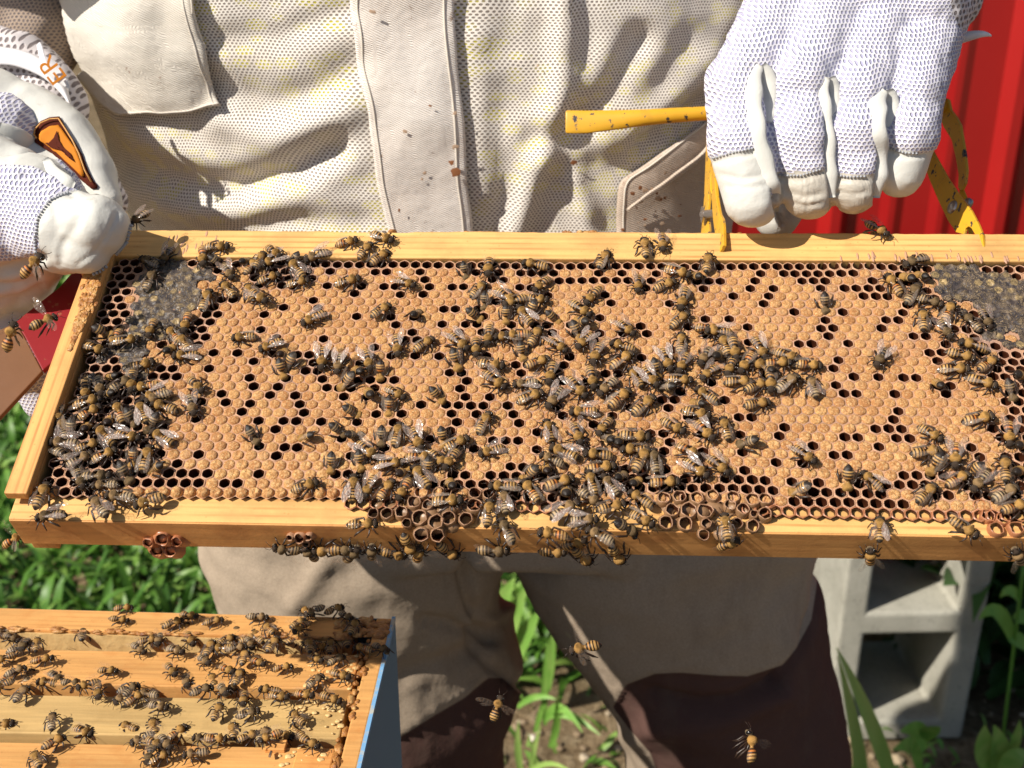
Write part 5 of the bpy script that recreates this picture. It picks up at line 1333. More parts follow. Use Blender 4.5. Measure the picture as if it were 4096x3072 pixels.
for it in open_items:
    u, v = it[2], it[3]
    yw = it[0] >= 29
    if cnt < 300 and u < 216:
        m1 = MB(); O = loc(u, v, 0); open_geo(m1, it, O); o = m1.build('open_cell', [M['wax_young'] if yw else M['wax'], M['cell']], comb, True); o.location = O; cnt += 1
    else: open_geo(mb, it)
tag(mb.build('open_cell', [M['wax'], M['cell']], comb, True), kind='stuff')
# sealed honey, a wrinkled sheet over the cells
pale_px = [tpx('A', *p) for p in [(1060, 790), (1380, 800), (1400, 860), (1380, 1000), (1100, 1030), (1000, 960)]]
def honey():
    for zi, poly in enumerate(honey_px):
        uv = [uv_at(*p) for p in poly]; u0, u1 = min(p[0] for p in uv)-12, min(241, max(p[0] for p in uv)+12); v0, v1 = min(p[1] for p in uv)-10, max(p[1] for p in uv)+12
        v0 = max(v0, -73.4); st = .62; W = int((u1-u0)/st)+1; Hh = int((v1-v0)/st)+1
        idx = {}; mb = MB(); tn = []; rt = {}
        for j in range(Hh):
            for i in range(W):
                u, v = u0+i*st, v0+j*st
                r_ = round((v-VO)/PV); best = None
                for rr in (r_-1, r_, r_+1):
                    for cc in (math.floor((u-UO)/PU+.5*(rr % 2)), math.ceil((u-UO)/PU+.5*(rr % 2))):
                        cu_, cv_ = (cc-.5*(rr % 2))*PU+UO, rr*PV+VO; d = math.hypot(u-cu_, v-cv_)
                        if best is None or d < best[0]: best = (d, rr, cc)
                key = (best[1], best[2])
                if cells.get(key, ('',))[0] != 'honey': continue
                if key not in rt:
                    XX, YY = project(fw(cu_, cv_)); pale = zi == 0 and inpoly(XX, YY, pale_px)
                    rt[key] = (random.uniform(.75, 1) if pale else random.random()**.8, random.uniform(.1, .5) if pale else random.uniform(-.35, .35))
                t, hgt = rt[key]
                e = 1-min(1, best[0]/2.9)
                w = .35+1.4*hgt*e+.8*noise.noise(Vector((u*.35, v*.35, 3)))+.75*(1-abs(noise.noise(Vector((u*.42+2*noise.noise(Vector((u*.2, v*.2, 1))), v*.42, 8))))*2)**4-.45*(1-e)**3
                idx[i, j] = len(mb.v); mb.v.append(loc(u, v, w+.1)); tn.append(t*min(1, e*2.2))
        for (i, j) in idx:
            if (i+1, j) in idx and (i, j+1) in idx and (i+1, j+1) in idx:
                mb.f.append((idx[i, j], idx[i, j+1], idx[i+1, j+1], idx[i+1, j])); mb.m.append(0)
        me = mb.mesh('honey_capping', M['honey'], True); tint_attr(me, tn); o = link('honey_capping', me, comb); tag(o, kind='stuff')
honey()
def fb(nm, u0, u1, v0, v1, w0, w1, mat='pine', bev=.0006):
    mb = MB(); mb.box(u0/1000, u1/1000, -v1/1000, -v0/1000, w0/1000, w1/1000); o = mb.build(nm, M[mat], frame_root, False, bev); return o
# top bar with a slightly ragged upper edge
mb = MB(); n = 120; vs = []
us = np.linspace(-214, 262, n)
for i, u in enumerate(us):
    e = -92.2+.5*nz(u, 0, 0, .03)+(.9 if -30 < u < 40 else 0)*0+.35*nz(u, 4, 0, .25)+(1.0 if -94 < u < -52 else 0)*.8
    for (v, w) in ((e, 1.6), (e, -25.5), (-74.2, -25.5), (-74.2+.12*nz(u, 9, 0, .3), 1.6)): vs.append(loc(u, v, w))
fs = [(4*i+k, 4*i+(k+1) % 4, 4*i+4+(k+1) % 4, 4*i+4+k) for i in range(n-1) for k in range(4)]+[(3, 2, 1, 0), (4*n-4, 4*n-3, 4*n-2, 4*n-1)]
mb.add(vs, [f[::-1] for f in fs]); mb.build('top_bar', M['pine'], frame_root, False, .0006)
fb('side_bar', -203.2, -193.6, -73.9, 64.2, 1.8, 6.2, 'pine_side'); 
fb('side_bar', -203.0, -193.6, -92.6, 60.2, -31, 1.6, 'pine_side'); fb('side_bar', -201.5, -190, 60.4, 69.0, -29, -21, 'pine_side'); fb('side_bar', 245, 254.6, -92, 75, -31, 6, 'pine_side')
fb('bottom_bar', -202.2, 254, 59.0, 71.2, -20.5, -2.2, 'pine')
o = fb('bottom_bar', -201.8, 254, 71.25, 71.9, -20.4, -2.3, 'pine_under')
# propolis and wax crumbs along the wood
r = np.random.default_rng(9); mb = MB(); pts = []
for i in range(420):
    v = r.uniform(-74, -12); s = r.uniform(.35, 1.25); pts.append((loc(-196.6+r.normal(0, 1.1+.8*math.sin(v*.11)), v, 6.2), (s/1000*.9, s/1000*1.5, s/1000*.38)))
for i in range(26):
    s = r.uniform(.5, 1.4); pts.append((loc(r.uniform(-190, 235), -92.5, r.uniform(-4, 1)), (s/1000*1.6, s/1000*.7, s/1000*.7)))
for c0, w_ in ((34, 6), (159, 9), (172, 6), (23, 2), (-63, 2)):
    for i in range(9): s = r.uniform(.6, 1.3); pts.append((loc(c0+r.uniform(-w_, w_), -93.2, r.uniform(-2, 1)), (s/1000*1.5, s/1000*.8, s/1000*.7)))
lumps(mb, pts); tag(mb.build('wax_crumbs', M['propolis'], frame_root, True), kind='stuff')
mb = MB(); pts = []
for i in range(34): u = r.uniform(150, 235); s = r.uniform(.5, 1.3); pts.append((loc(u, -74.8-abs(r.normal(0, 2.2)), 1.6), (s/1000*.6, s/1000*2.2, s/1000*.4)))
for i in range(20): u = r.uniform(-175, -140); pts.append((loc(u, r.uniform(-90, -76), 1.5), (.0005, .0022, .0003)))
lumps(mb, pts); tag(mb.build('wax_smears', M['wax'], frame_root, True), kind='stuff')
# burr comb hanging over the bottom bar: thick-walled cups on a lump of wax
def cup(px, py, w, rr, tilt, mats, depth=7, par=None):
    u, v = uv_at(px, py, w); ax = Vector((0, -math.sin(tilt), math.cos(tilt))); c = Vector(loc(u, v, w))
    a = Vector((1, 0, 0)); b = ax.cross(a); n = 12; mb = MB(); vs = []; rots = random.uniform(0, 1)
    jr = [1+random.uniform(-.09, .09) for _ in range(n)]
    for (f, h) in ((1.34, -depth), (1.36, -1.6), (1.15, -.3), (1.06, .05), (.99, -.5), (.80, -depth*.9)):
        for k in range(n):
            th = 2*math.pi*k/n+rots; q = rr*f*(jr[k] if f > .9 else 1)*(1.06 if k % 2 == 0 else 1)/1000
            vs.append(c+a*(q*math.cos(th))+b*(q*math.sin(th))+ax*(h/1000+(.3/1000*math.sin(3*th+rots*7) if f > .9 and f < 1.3 else 0)))
    vs.append(c+ax*(-depth*.95/1000))
    fs = [(j*n+k, j*n+(k+1) % n, (j+1)*n+(k+1) % n, (j+1)*n+k) for j in range(5) for k in range(n)]+[(5*n+k, 5*n+(k+1) % n, 6*n) for k in range(n)]
    mb.add(vs, fs)
    for i in range(4*n, len(mb.f)): mb.m[i] = 1
    for i in range(0, n*2): mb.m[i] = 2
    return mb.build('burr_cell', mats, par, True)
WX = [M['wax_mid'], M['cell'], M['wax_old']]; WY = [M['wax_young'], M['cell'], M['wax_young']]
mb = MB(); pts = []
for (tk, x, y, s) in [('F', 1200, 1020, 3.2), ('F', 1330, 1060, 4), ('F', 1500, 1090, 4.2), ('F', 1640, 1060, 4), ('F', 1780, 1040, 4), ('F', 1460, 1200, 3.6), ('F', 1560, 1180, 3.6), ('F', 1380, 960, 4), ('F', 1600, 950, 4), ('F', 1850, 960, 3.4), ('F', 1060, 1000, 2.6), ('F', 1690, 1170, 3),
                      ('G', 1350, 1020, 3.6), ('G', 1480, 1040, 3.8), ('G', 1620, 1060, 4), ('G', 1750, 1040, 4), ('G', 1900, 1040, 4), ('G', 2050, 1060, 3.6), ('G', 1700, 1180, 3.4), ('G', 1800, 1240, 2.6), ('G', 2120, 1130, 3), ('G', 1400, 1130, 2.8), ('G', 1800, 950, 3.4)]:
    u, v = uv_at(*tpx(tk, x, y), -3); pts.append((loc(u, v, -3.5), (s/1000*1.15, s/1000*.95, s/1000)))
lumps(mb, pts[:12]); burr = mb.build('burr_comb', M['wax_old'], frame_root, True); mb = MB(); lumps(mb, pts[12:]); burr2 = mb.build('burr_comb', M['wax_old'], frame_root, True)
for (x, y, rr) in [(1130, 1060, 2.2), (1255, 1045, 2.3), (1410, 1095, 2.7), (1555, 1135, 2.6), (1665, 1100, 2.6), (1810, 1110, 2.4), (1885, 985, 2.7), (1365, 960, 2.5), (1425, 1250, 2.6), (1565, 1255, 2.5), (1425, 878, 2.5), (1580, 884, 2.4), (1730, 890, 2.3), (1890, 885, 2.3), (1010, 1060, 2.0), (1480, 985, 2.0), (1720, 985, 2.2), (1300, 1145, 1.7), (2010, 890, 2.2)]:
    cup(*tpx('F', x, y), 3.0-max(0, (y-1150))*.03-1.0, rr*.95, .05+max(0, (y-1000))*.0026, WX, 8, burr)
for (x, y, rr) in [(1315, 925, 2.4), (1450, 912, 2.4), (1600, 922, 2.4), (1735, 900, 2.2), (1910, 915, 2.4), (2080, 940, 2.5), (1385, 1030, 2.5), (1530, 1030, 2.9), (1670, 1040, 2.9), (1890, 985, 2.1), (2000, 1020, 2.3), (1335, 1140, 2.4), (1500, 1150, 2.5), (2085, 1170, 2.2), (2190, 1060, 2.4), (1680, 1150, 1.8), (2095, 1065, 1.5), (2190, 930, 2.3), (1950, 1150, 2.0), (1660, 1250, 2.0)]:
    cup(*tpx('G', x, y), 3.0-max(0, (y-1150))*.03-1.0, rr*.95, .05+max(0, (y-1000))*.0022, WX, 8, burr2)
for (x, y, rr) in [(20, 965, 2.3), (1905, 1080, 2.3), (2040, 1100, 2.3), (2150, 1185, 2.4), (1980, 1190, 2.3), (1830, 990, 2.2)]: cup(*tpx('H', x, y), .5, rr, .1, WY, 5, burr2)
o, n_ = fw(0, 72.0, -10), V_
def under_cups(name_pts, mats, base_s):
    mb = MB(); pts = []
    for (tk, x, y, rr) in name_pts:
        p = on_plane(*tpx(tk, x, y), o, n_); q = FM.inverted() @ p; pts.append((q, (base_s, base_s*.8, base_s)))
    lumps(mb, pts); par = mb.build('burr_comb', mats[0], frame_root, True)
    for (tk, x, y, rr) in name_pts:
        p = on_plane(*tpx(tk, x, y), o, n_); q = FM.inverted() @ p
        mb = MB(); n = 12; vs = []; ax = Vector((random.uniform(-.15, .15), -1, .75)).normalized(); a = Vector((1, 0, 0)); a = (a-ax*a.dot(ax)).normalized(); b = ax.cross(a)
        for (f, h) in ((2.3, -2.2), (1.35, 1.0), (1.10, 3.2), (1.0, 3.4), (.93, 2), (.7, -1)):
            for k in range(n): th = 2*math.pi*k/n; g = rr*f*random.uniform(.88, 1.12)/1000; vs.append(q+a*(g*math.cos(th))+b*(g*math.sin(th))+ax*((h+random.uniform(-.7, .5))/1000))
        vs.append(q-ax*.001); fs = [(j*n+k, j*n+(k+1) % n, (j+1)*n+(k+1) % n, (j+1)*n+k) for j in range(5) for k in range(n)]+[(5*n+k, 5*n+(k+1) % n, 6*n) for k in range(n)]
        mb.add(vs, fs)
        for i in range(4*n, len(mb.f)): mb.m[i] = 1
        mb.build('burr_cell', mats, par, True)
under_cups([('E', 1415, 1270, 2.5), ('E', 1370, 1365, 2.6), ('E', 1490, 1370, 2.4), ('E', 1300, 1300, 2.0), ('E', 1545, 1290, 2.0)], WY, .0024)
under_cups([('F', 390, 1262, 2.0), ('F', 310, 1255, 1.3), ('F', 470, 1250, 1.3), ('F', 440, 1310, 1.3)], WX, .0012)

# ------------------------------------------------------------------ bees
PAL = {'n': dict(p1=(.58, .34, .115), p2=(.50, .25, .07), dk=(.020, .010, .005), th=(.40, .225, .07)),
       'a': dict(p1=(.60, .35, .12), p2=(.68, .23, .045), dk=(.022, .010, .005), th=(.45, .25, .075)),
       'g': dict(p1=(.50, .36, .20), p2=(.40, .28, .15), dk=(.028, .018, .012), th=(.30, .19, .09)),
       'd': dict(p1=(.40, .27, .13), p2=(.22, .14, .07), dk=(.016, .011, .008), th=(.18, .12, .06))}  # dark bees; for bees in shade, the shade is put into this coat colour
PRO = [(-6.5, .12, .12, 2.0), (-6.2, .62, .55, 2.05), (-5.7, 1.08, .95, 2.15)]
for k in range(20):
    x = -5.25+k*.25; t = (x+6.3)/6.0
    w = 2.02*math.sin(math.pi*min(1, max(0, (t*.93+.05))))**.62; seg = (((-.4-x)/1.18) % 1.0); w *= 1.0+.035*(1-seg)
    PRO.append((x, w, w*.90, 2.15+.42*t))
PRO += [(-.28, .75, .75, 2.7), (.1, .85, .9, 2.8), (.45, 1.5, 1.45, 2.85), (.9, 1.95, 1.9, 2.95), (1.5, 2.15, 2.1, 3.0), (2.1, 2.05, 2.05, 3.0), (2.6, 1.7, 1.75, 2.95), (3.0, 1.15, 1.2, 2.85), (3.2, .7, .75, 2.7),
        (3.42, 1.0, 1.1, 2.55), (3.65, 1.6, 1.45, 2.45), (4.1, 1.88, 1.6, 2.35), (4.6, 1.70, 1.5, 2.2), (5.05, 1.15, 1.15, 2.0), (5.3, .5, .6, 1.85)]
def bee_body(pal, legs='walk', curl=0.0, seed=0):
    R = random.Random(seed); mb = MB(); col = []; n = 14; Pl = PAL[pal]
    rows = []
    for (x, w, h, zc) in PRO:
        if x < -.3 and curl: a = (-.3-x)/6.2; zc = zc-curl*a*a*3.0; x = x+curl*a*a*.9
        rows.append((x, w, h, zc))
    for i, (x, w, h, zc) in enumerate(rows):
        xo = PRO[i][0]
        for k in range(n):
            th = 2*math.pi*k/n; mb.v.append((x/1000, w*math.cos(th)/1000, (zc+h*math.sin(th)*(1 if math.sin(th) > 0 else .85))/1000))
            top = math.sin(th)
            if xo < -.35:
                t = -.4-xo; sgi = int(t/1.18); f = t/1.18-sgi
                if t > (5.0 if legs != 'hind' else 3.9): c = Pl['dk'] if pal != 'n' else (.022, .016, .012)
                else:
                    pale = Pl['p2'] if sgi < 2 else Pl['p1']
                    c = pale if f < .48 else Pl['dk']
                    if sgi == 0 and f < .5: c = Pl['th']
                    if pal == 'a' and sgi < 3 and f > .8: c = tuple(q*.35 for q in Pl['p2'])
                    if top < -.2: c = tuple(q*.55+.05 for q in c)
            elif xo < 3.1:
                c = Pl['th']
                if top > .86 and .9 < xo < 2.6: c = tuple(q*.45 for q in c)
            else: c = (.16, .11, .06) if xo < 3.5 else ((.055, .04, .03) if top > .2 else (.20, .15, .09))
            col.append(c)
    m = len(rows)
    for i in range(m-1):
        xm = PRO[i][0]; mi = 0 if xm < -.3 else 1
        for k in range(n): mb.f.append((i*n+k, (i+1)*n+k, (i+1)*n+(k+1) % n, i*n+(k+1) % n)); mb.m.append(mi)
    mb.f.append(tuple(range(n))); mb.m.append(0); mb.f.append(tuple((m-1)*n+k for k in range(n))[::-1]); mb.m.append(1)
    def pad(): col.extend([(.05, .03, .02)]*(len(mb.v)-len(col)))
    # eyes
    for s in (-1, 1):
        bm = bmesh.new(); bmesh.ops.create_icosphere(bm, subdivisions=2, radius=1)
        mb.add([(4.18/1000+v.co.x*.00066, s*.00142+v.co.y*.00052, .00252+v.co.z*.00108) for v in bm.verts], [[v.index for v in f.verts] for f in bm.faces], 2); bm.free()
        pad()
        # feelers: elbowed
        q = [(5.1, s*.45, 2.5), (5.9, s*1.0, 3.1+R.uniform(-.3, .3)), (7.2, s*(1.5+R.uniform(-.4, .4)), 2.3), (7.9, s*1.7, 1.8)]
        mb.tube([tuple(c/1000 for c in p) for p in q], [.00013, .00012, .00012, .00010], 4, 3); pad()
    # legs: thigh, shin, foot
    sets = [((2.5, .9), (3.6, 2.6), (4.6, 3.3), (5.3, 3.5)), ((1.7, 1.1), (1.9, 3.2), (1.4, 4.3), (1.0, 4.9)), ((.9, 1.1), (-.5, 3.0), (-2.6, 3.6), (-4.0, 3.9))]
    for li, (a, b, c, d) in enumerate(sets):
        for s in (-1, 1):
            if legs == 'hind' and li != 2: continue
            j = [R.uniform(-.5, .5) for _ in range(4)]
            if legs == 'dangle': pts = [(a[0], s*a[1], 1.5), (b[0]-.4, s*(b[1]*.6), .4), (c[0]*.6-.6, s*c[1]*.55, -1.8+j[0]), (d[0]*.6-1.2, s*d[1]*.5, -3.6+j[1])]
            else: pts = [(a[0], s*a[1], 1.7), (b[0]+j[0], s*(b[1]+j[1]*.5), 2.5), (c[0]+j[0], s*(c[1]+j[1]*.5), .9), (d[0]+j[2], s*(d[1]+j[3]), .05)]
            w = .34 if li < 2 else .42
            mb.tube([tuple(q/1000 for q in p) for p in pts], [w/1000, w*.95/1000, w*(.75 if li < 2 else 1.15)/1000, .12/1000], 5, 3); pad()
    me = mb.mesh('bee', [M['bee'], M['fuzz'], M['eye'], M['leg']], True)
    ca = me.color_attributes.new('Col', 'FLOAT_COLOR', 'POINT')
    ca.data.foreach_set('color', np.array([(*c, 1) for c in col], dtype=np.float32).ravel())
    return me
def wing_mesh(side, ang, lift, roll, mat='wing', wf=1.0):
    """fore and hind wing of one side, hinged at the thorax"""
    mb = MB()
    for (L, prof, off, dz, da) in ((8.6, [(.0, .25, -.10), (.12, .45, -.3), (.3, .6, -.7), (.5, .65, -1.15), (.7, .55, -1.6), (.86, .2, -1.75), (.96, -.3, -1.5), (1.0, -.7, -1.0)], 0, 0, 0),
                                   (6.2, [(.0, .2, -.2), (.2, .4, -.6), (.45, .5, -1.1), (.7, .3, -1.3), (.9, -.1, -1.1), (1.0, -.5, -.7)], -.7, -.12, rad(9))):
        b0 = len(mb.v); a = ang+(-da if ang > .2 else da*.3)
        ax = Vector((-math.cos(a)*math.cos(lift), side*math.sin(a)*math.cos(lift), math.sin(lift)))
        cr = Vector((math.sin(a), side*math.cos(a), 0)); up = ax.cross(cr); 
        if up.z < 0: up = -up
        cr = cr*math.cos(roll)+up*math.sin(roll)
        for (t, o_, i_) in prof:
            for e, q in ((0, o_*wf), (1, (o_+i_)/2*wf), (2, i_*wf)):
                p = Vector((1.5+off, side*1.35, 4.3+dz))+ax*(t*L)+cr*q+up*(.16*math.sin(t*math.pi)+(.10 if e == 1 else 0)-.5*t*t)
                mb.v.append(tuple(p/1000))
        for i in range(len(prof)-1):
            for e in (0, 1): k = b0+i*3+e; mb.f.append((k, k+1, k+4, k+3)); mb.m.append(0)
    return mb.mesh('wing', M[mat], True)
BODY = {}
for p_ in 'nagd':
    for lg in ('walk', 'hind'):
        for v_ in range(2 if lg == 'walk' else 1): BODY[p_, lg, v_] = bee_body(p_, lg, (.0, .25)[v_] if lg == 'walk' else .1, ord(p_)+v_)
BODY['n', 'dangle', 0] = bee_body('n', 'dangle', .35, 5); BODY['a', 'dangle', 0] = bee_body('a', 'dangle', .35, 8); BODY['d', 'dangle', 0] = bee_body('d', 'dangle', .1, 9)
WING = {'f': [wing_mesh(s, rad(9), rad(-6), rad(-14)) for s in (-1, 1)], 's': [wing_mesh(s, rad(19), rad(4), rad(0), 'wing_s', 1.1) for s in (-1, 1)],
        'b': [wing_mesh(s, rad(13), rad(-3), rad(-20)) for s in (-1, 1)], 'h': [wing_mesh(s, rad(28), rad(4), rad(-10)) for s in (-1, 1)], 'y': [wing_mesh(s, rad(88), rad(24), rad(25)) for s in (-1, 1)]}

def img_dir(F, at):                      # how a direction at a place runs in the picture, degrees
    a = project(at); b = project(at+F*.002); return math.degrees(math.atan2(-(b[1]-a[1]), b[0]-a[0]))
def basis(Fv, Uv, at):
    X = Fv.normalized(); Z = (Uv-X*Uv.dot(X)).normalized(); Y = Z.cross(X)
    return Matrix(((X.x, Y.x, Z.x, at.x), (X.y, Y.y, Z.y, at.y), (X.z, Y.z, Z.z, at.z), (0, 0, 0, 1)))
def heading_in(ang, at, e1, e2, N, kap=0.0):
    best = None
    for k in range(180):
        t = math.radians(2*k); Fd = (e1*math.cos(t)+e2*math.sin(t))*math.sqrt(1-kap*kap)-N*kap
        d = abs((img_dir(Fd, at)-ang+180) % 360-180)
        if best is None or d < best[0]: best = (d, Fd)
    return best[1]
placed = []
def bee_matrix(X, Y, ang, pose, zlift=0.0):
    p0 = on_plane(X, Y, F_O+W_*.0024, W_); q = p0-F_O; v = q.dot(V_)*1000; u = q.dot(U_)*1000
    if pose == 'h' or v > 78:
        # clinging under the bottom bar: feet on its lower face
        N = (V_*.9+W_*.25).normalized(); o_ = fw(0, 72.5, 0)+V_*.0030
        at = on_plane(X, Y, o_, V_)
        Fd = heading_in(ang, at, U_, (W_-V_*0).normalized(), N)
        w_ = (at-F_O).dot(W_)*1000
        return basis(Fd, N, at-N*.0030+Fd*.0005), u, v
    N = W_
    base = 0.0
    if v > 62 and u < 90 and pose != 'b': base = 0.5
    near = sum(1 for (a, b) in placed if math.hypot(a-u, b-v) < 6.0)
    placed.append((u, v)); base += min(near, 3)*.9+zlift
    if v < -75: base += 1.3
    if pose == 'b':
        at = on_plane(X, Y, F_O+W_*((2.6)/1000), W_); Fd = heading_in(ang, at, U_, -V_, N, .78)
        Zu = N; Mx = basis(Fd, Zu, at); 
        return Mx @ Matrix.Translation(Vector((.0028, 0, -.0023))), u, v
    at = on_plane(X, Y, F_O+W_*((2.5+base)/1000), W_); Fd = heading_in(ang, at, U_, -V_, N)
    tip = random.uniform(-.10, .12); Fd2 = (Fd+N*tip).normalized(); Nn = (N+Fd.cross(N)*random.uniform(-.22, .22)).normalized()
    return basis(Fd2, Nn, at) @ Matrix.Translation(Vector((.0005, 0, -.0025))), u, v

LM = [(620, 880, 'below the white leather thumb'), (740, 1130, 'over the dark sealed honey patch, left'), (860, 980, 'on the shaded left end of top bar'), (1000, 1060, 'at the comb edge under the top bar, left'),
      (1200, 1010, 'on the top bar left of centre'), (420, 1350, 'beside the propolised side bar'), (640, 1350, 'below the left sealed honey patch'), (330, 1560, 'in the dense cluster by the left bar'), (560, 1600, 'on the right fringe of the left cluster'),
      (300, 1770, 'in the heap at the lower left comb'), (560, 1770, 'right of the lower left heap'), (180, 2020, 'on the frame corner, lower left'), (470, 1990, 'on the bottom bar, lower left'), (800, 1420, 'on capped brood right of the honey'), (1100, 1150, 'on capped brood, upper left centre'),
      (1100, 1400, 'by the pair of open cells, left centre'), (1320, 1450, 'in the row of five over black cells'), (1500, 1230, 'on pale brood, upper centre'), (1450, 1600, 'on brood above the hanging burr comb'), (1250, 1720, 'on lower brood left of centre'),
      (1220, 1930, 'at the comb edge over the bottom bar'), (1480, 1850, 'in the clump left of the burr comb'), (1650, 1790, 'in the clump above the burr comb'), (1750, 2000, 'on the central burr comb'), (1450, 2100, 'on the bottom bar by the burr comb'), (1750, 1400, 'on brood at the upper middle'),
      (1900, 1180, 'on brood near the top middle'), (1960, 1560, 'beside black open cells at the middle'), (2050, 1230, 'in the knot under the top bar middle'), (2130, 1380, 'in the central crowd, upper left part'), (2300, 1300, 'in the central crowd, upper part'), (2350, 1500, 'in the thick of the central crowd'),
      (2120, 1500, 'in the central crowd, left part'), (2550, 1080, 'at the open cells under the top bar'), (2620, 980, 'on the sunny top bar by the jaw'), (2840, 1040, 'just below the yellow left jaw'), (2720, 1280, 'on brood below the yellow left jaw'), (2600, 1450, 'in the central crowd, right part'),
      (2900, 1400, 'in the crowd right of centre'), (3000, 1550, 'in the crowd toward the right'), (2750, 1640, 'on brood below the crowd, right'), (2200, 1720, 'in the lower crowd, left part'), (2450, 1720, 'in the lower crowd, middle part'), (2650, 1800, 'in the lower crowd, right part'),
      (2130, 1880, 'left of the bottom heap'), (2350, 1940, 'in the upper part of bottom heap'), (2500, 1940, 'in the right part of bottom heap'), (2260, 2030, 'low in the bottom heap, left'), (2330, 2120, 'in the lowest part of bottom heap'), (2520, 2070, 'at the lower right of bottom heap'), (2830, 1860, 'on brood above the right burr comb'),
      (2900, 2130, 'on the right-hand burr comb'), (3250, 1230, 'alone on brood in the upper right'), (3180, 1450, 'at the right tip of the crowd'), (3500, 1430, 'alone in open brood, far right'), (3240, 1830, 'on brood at the lower right'), (3420, 1920, 'by the lower right row of empty cells'), (3510, 920, 'on the top bar beneath the gloved fingers'),
      (3650, 1080, 'in the shade at the dark honey edge'), (3600, 1160, 'beside the dark honey patch, right'), (3780, 1260, 'under the dark honey patch, right'), (3880, 1290, 'on the dark honey patch, right'), (3900, 1400, 'below the dark honey patch, far right'), (3850, 1530, 'at the right edge below the honey'), (3750, 1740, 'in the group of bees, lower right brood'),
      (3950, 1690, 'at the right picture edge, mid comb'), (3730, 1960, 'at the right lower comb edge'), (3950, 1900, 'in the right-hand corner cluster'), (3520, 2100, 'on the bottom bar, right half'), (3860, 2110, 'on the bottom bar near its right end'), (3490, 2230, 'hanging off the bottom bar, right half'), (4070, 2220, 'hanging at the frame right end')]
CN = {'n': 'tan-striped', 'a': 'amber-banded', 'g': 'greyish', 'd': 'dark'}
DN = ['rightward', 'up-right', 'upward', 'up-left', 'leftward', 'down-left', 'downward', 'down-right']
PN = {'f': '', 's': 'wings parted,', 'b': 'head-down,', 'h': 'hanging,'}
def put_bee(Mx, pal, pose, label, group, scale=1.07):
    lg = 'hind' if pose == 'b' else 'dangle' if pose == 'y' else 'walk'
    me = BODY.get((pal, lg, random.randrange(2))) or BODY.get((pal, lg, 0)) or BODY['n', lg, 0]
    s = scale*random.uniform(.90, 1.09)
    o = link('honey_bee', me); o.matrix_world = Mx @ Matrix.Diagonal((s*1.05, s*.98, s, 1)); tag(o, label, 'honey bee', group)
    for k in (0, 1): link('wing', WING[pose][k], o)
    return o
info = []
for (X, Y, a, po, co_) in bee_list:
    zone = min(LM, key=lambda l: (l[0]-X)**2+(l[1]-Y)**2)[2]
    if po == 'h': zone = 'under the bottom bar'
    info.append([X, Y, a, po, co_, zone, DN[int(((a % 360)+22.5)//45) % 8]])
from collections import defaultdict
ORD = ['first', 'second', 'third', 'fourth', 'fifth', 'sixth', 'seventh', 'eighth', 'ninth', 'tenth']
grp = defaultdict(list)
for i, t in enumerate(info): grp[(t[4], t[3], t[6], t[5])].append(i)
labels = {}
for key, ids in grp.items():
    c_, po, dn, zone = key
    for n_, i in enumerate(sorted(ids, key=lambda q: info[q][0])):
        pre = f'{CN[c_]} bee {PN[po]} facing {dn}'.replace('  ', ' ')
        suf = '' if len(ids) == 1 else (f', {ORD[n_]} from left' )
        labels[i] = f'{pre} {zone}{suf}'
        if len(labels[i].split()) > 16: labels[i] = labels[i].replace(' facing', '')
for i, (X, Y, a, po, co_, zone, dn) in enumerate(info):
    Mx, u, v = bee_matrix(X, Y, a, po)
    put_bee(Mx, co_, 'h' if po == 'h' else po, labels[i], 'bees on the brood frame')
# bee half hidden by the thumb, and the ones in flight
o_, n2 = P(560, 892, .566), (W_*.8-U_*.1).normalized()
at = on_plane(563, 890, o_, n2); put_bee(basis(heading_in(215, at, U_, -V_, n2), n2, at), 'd', 's', 'dark bee crawling at the tip of the white leather thumb', 'bees on the brood frame')
def flyer(X, Y, Z, ang, kap, upv, pal, label, sc=1.0):
    at = P(X, Y, Z); N = -ray(X, Y).normalized(); e1 = RIGHT; e2 = N.cross(e1).normalized(); Fd = heading_in(ang, at, e1, e2, N, kap)
    put_bee(basis(Fd, upv(N, Fd), at-Fd*.0), pal, 'y', label, 'bees in flight', sc*1.07)
UPW = lambda N, Fd: (Vector((0, 0, 1))+N*.9)
flyer(142, 1068, .52, 45, .1, UPW, 'a', 'flying bee hovering over the left glove, above the red tool', 1.05)
flyer(52, 1342, .50, 72, -.1, UPW, 'a', 'amber flying bee at the left edge, over the bare tool blade', 1.1)
flyer(178, 1300, .505, 20, .5, UPW, 'n', 'flying bee with dangling legs in front of the red tool')
flyer(62, 2166, .56, 30, .1, UPW, 'a', 'flying bee off the lower left frame corner, before green grass')
flyer(2340, 2603, .50, 195, .15, UPW, 'n', 'flying bee before the gap between the trouser legs')
flyer(1992, 2832, .50, 70, .0, UPW, 'n', 'flying bee climbing in front of the left trouser leg')
flyer(2978, 2985, .49, 97, .1, lambda N, Fd: (RIGHT+N*.5), 'a', 'upright flying bee at the bottom, before the dark trouser leg', 1.15)
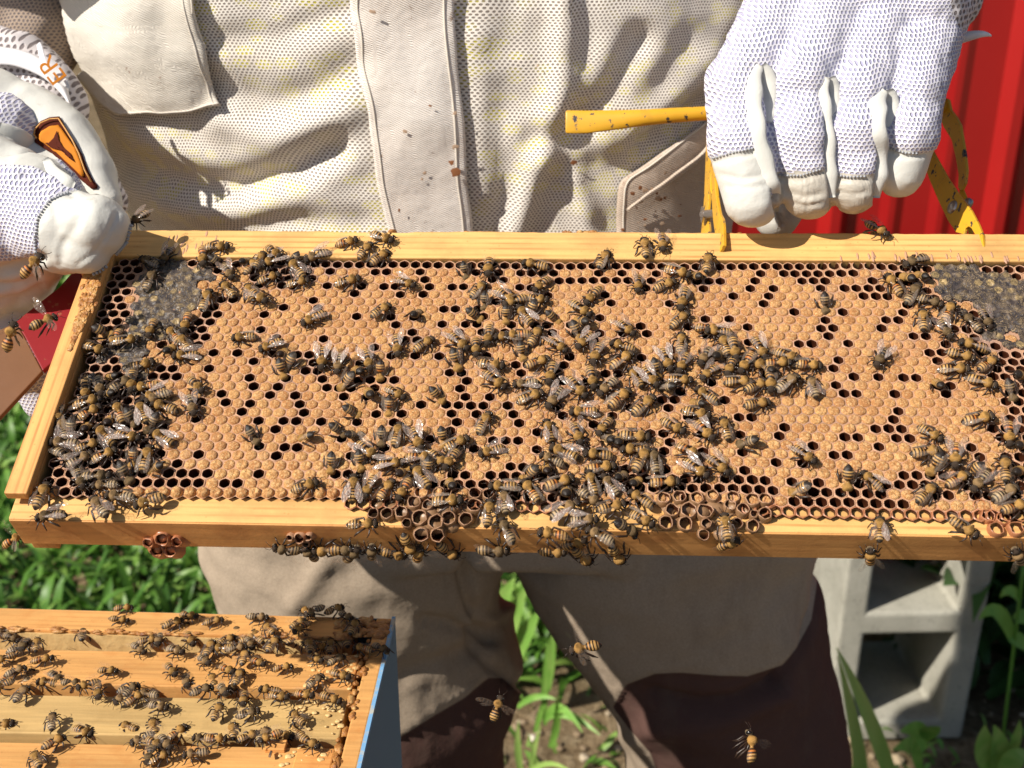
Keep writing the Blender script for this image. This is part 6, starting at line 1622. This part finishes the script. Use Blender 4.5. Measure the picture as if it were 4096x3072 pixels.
# the crowd on the open hive: past the three hundred individual bees, so one object
def hive_crowd():
    vs, fs, mi, cols = [], [], [], []
    Nn = Vector((0, 0, 1)); done = []
    for t in HIVE_BEES.split():
        x, y, a = map(float, t.split(',')); X, Y = x/1.3012, 2100+y/1.3012
        h = .0032; at = on_z(X, Y, HZ+h); q = at-H0; e1 = q.dot(HE1)*1000; e2 = q.dot(HE2)*1000
        gap = any(b+27.3 < e2 < nb-.3 for b, nb in zip(BAR_E2[:3], BAR_E2[1:4])) or 18 < e2 < 30
        if gap and e1 > 13: at = on_z(X, Y, HZ-.0015); h = .001
        for (dx, dy) in done:
            if math.hypot(dx-X, dy-Y) < 38: at = at+Nn*.0012
        done.append((X, Y))
        Fd = heading_in(a, at, Vector((1, 0, 0)), Vector((0, 1, 0)), Nn)
        Fd = (Fd+Nn*random.uniform(-.2, .15)).normalized(); Uu = (Nn+Vector((random.uniform(-.25, .25), random.uniform(-.3, .1), 0))).normalized()
        Mx = basis(Fd, Uu, at) @ Matrix.Translation(Vector((.0005, 0, -.0025))) @ Matrix.Scale(random.uniform(.93, 1.06), 4)
        me = BODY[random.choice('nnnaggd'), 'walk', random.randrange(2)]
        b = len(vs); cd = me.color_attributes['Col'].data
        for k, v in enumerate(me.vertices): vs.append(tuple(Mx @ v.co)); cols.append(tuple(cd[k].color))
        for p in me.polygons: fs.append(tuple(b+i for i in p.vertices)); mi.append(p.material_index)
        for wm in WING[random.choice('fffs')]:
            b = len(vs)
            for v in wm.vertices: vs.append(tuple(Mx @ v.co)); cols.append((.5, .5, .5, 1))
            for p in wm.polygons: fs.append(tuple(b+i for i in p.vertices)); mi.append(4)
    me = bpy.data.meshes.new('bee_crowd'); me.from_pydata(vs, [], fs)
    for m in ('bee', 'fuzz', 'eye', 'leg', 'wing'): me.materials.append(M[m])
    me.polygons.foreach_set('material_index', mi); me.polygons.foreach_set('use_smooth', [True]*len(fs))
    ca = me.color_attributes.new('Col', 'FLOAT_COLOR', 'POINT'); ca.data.foreach_set('color', np.array(cols, dtype=np.float32).ravel())
    tag(link('bee_crowd', me), 'crowd of honey bees walking over the open hive bars', kind='stuff')
hive_crowd()
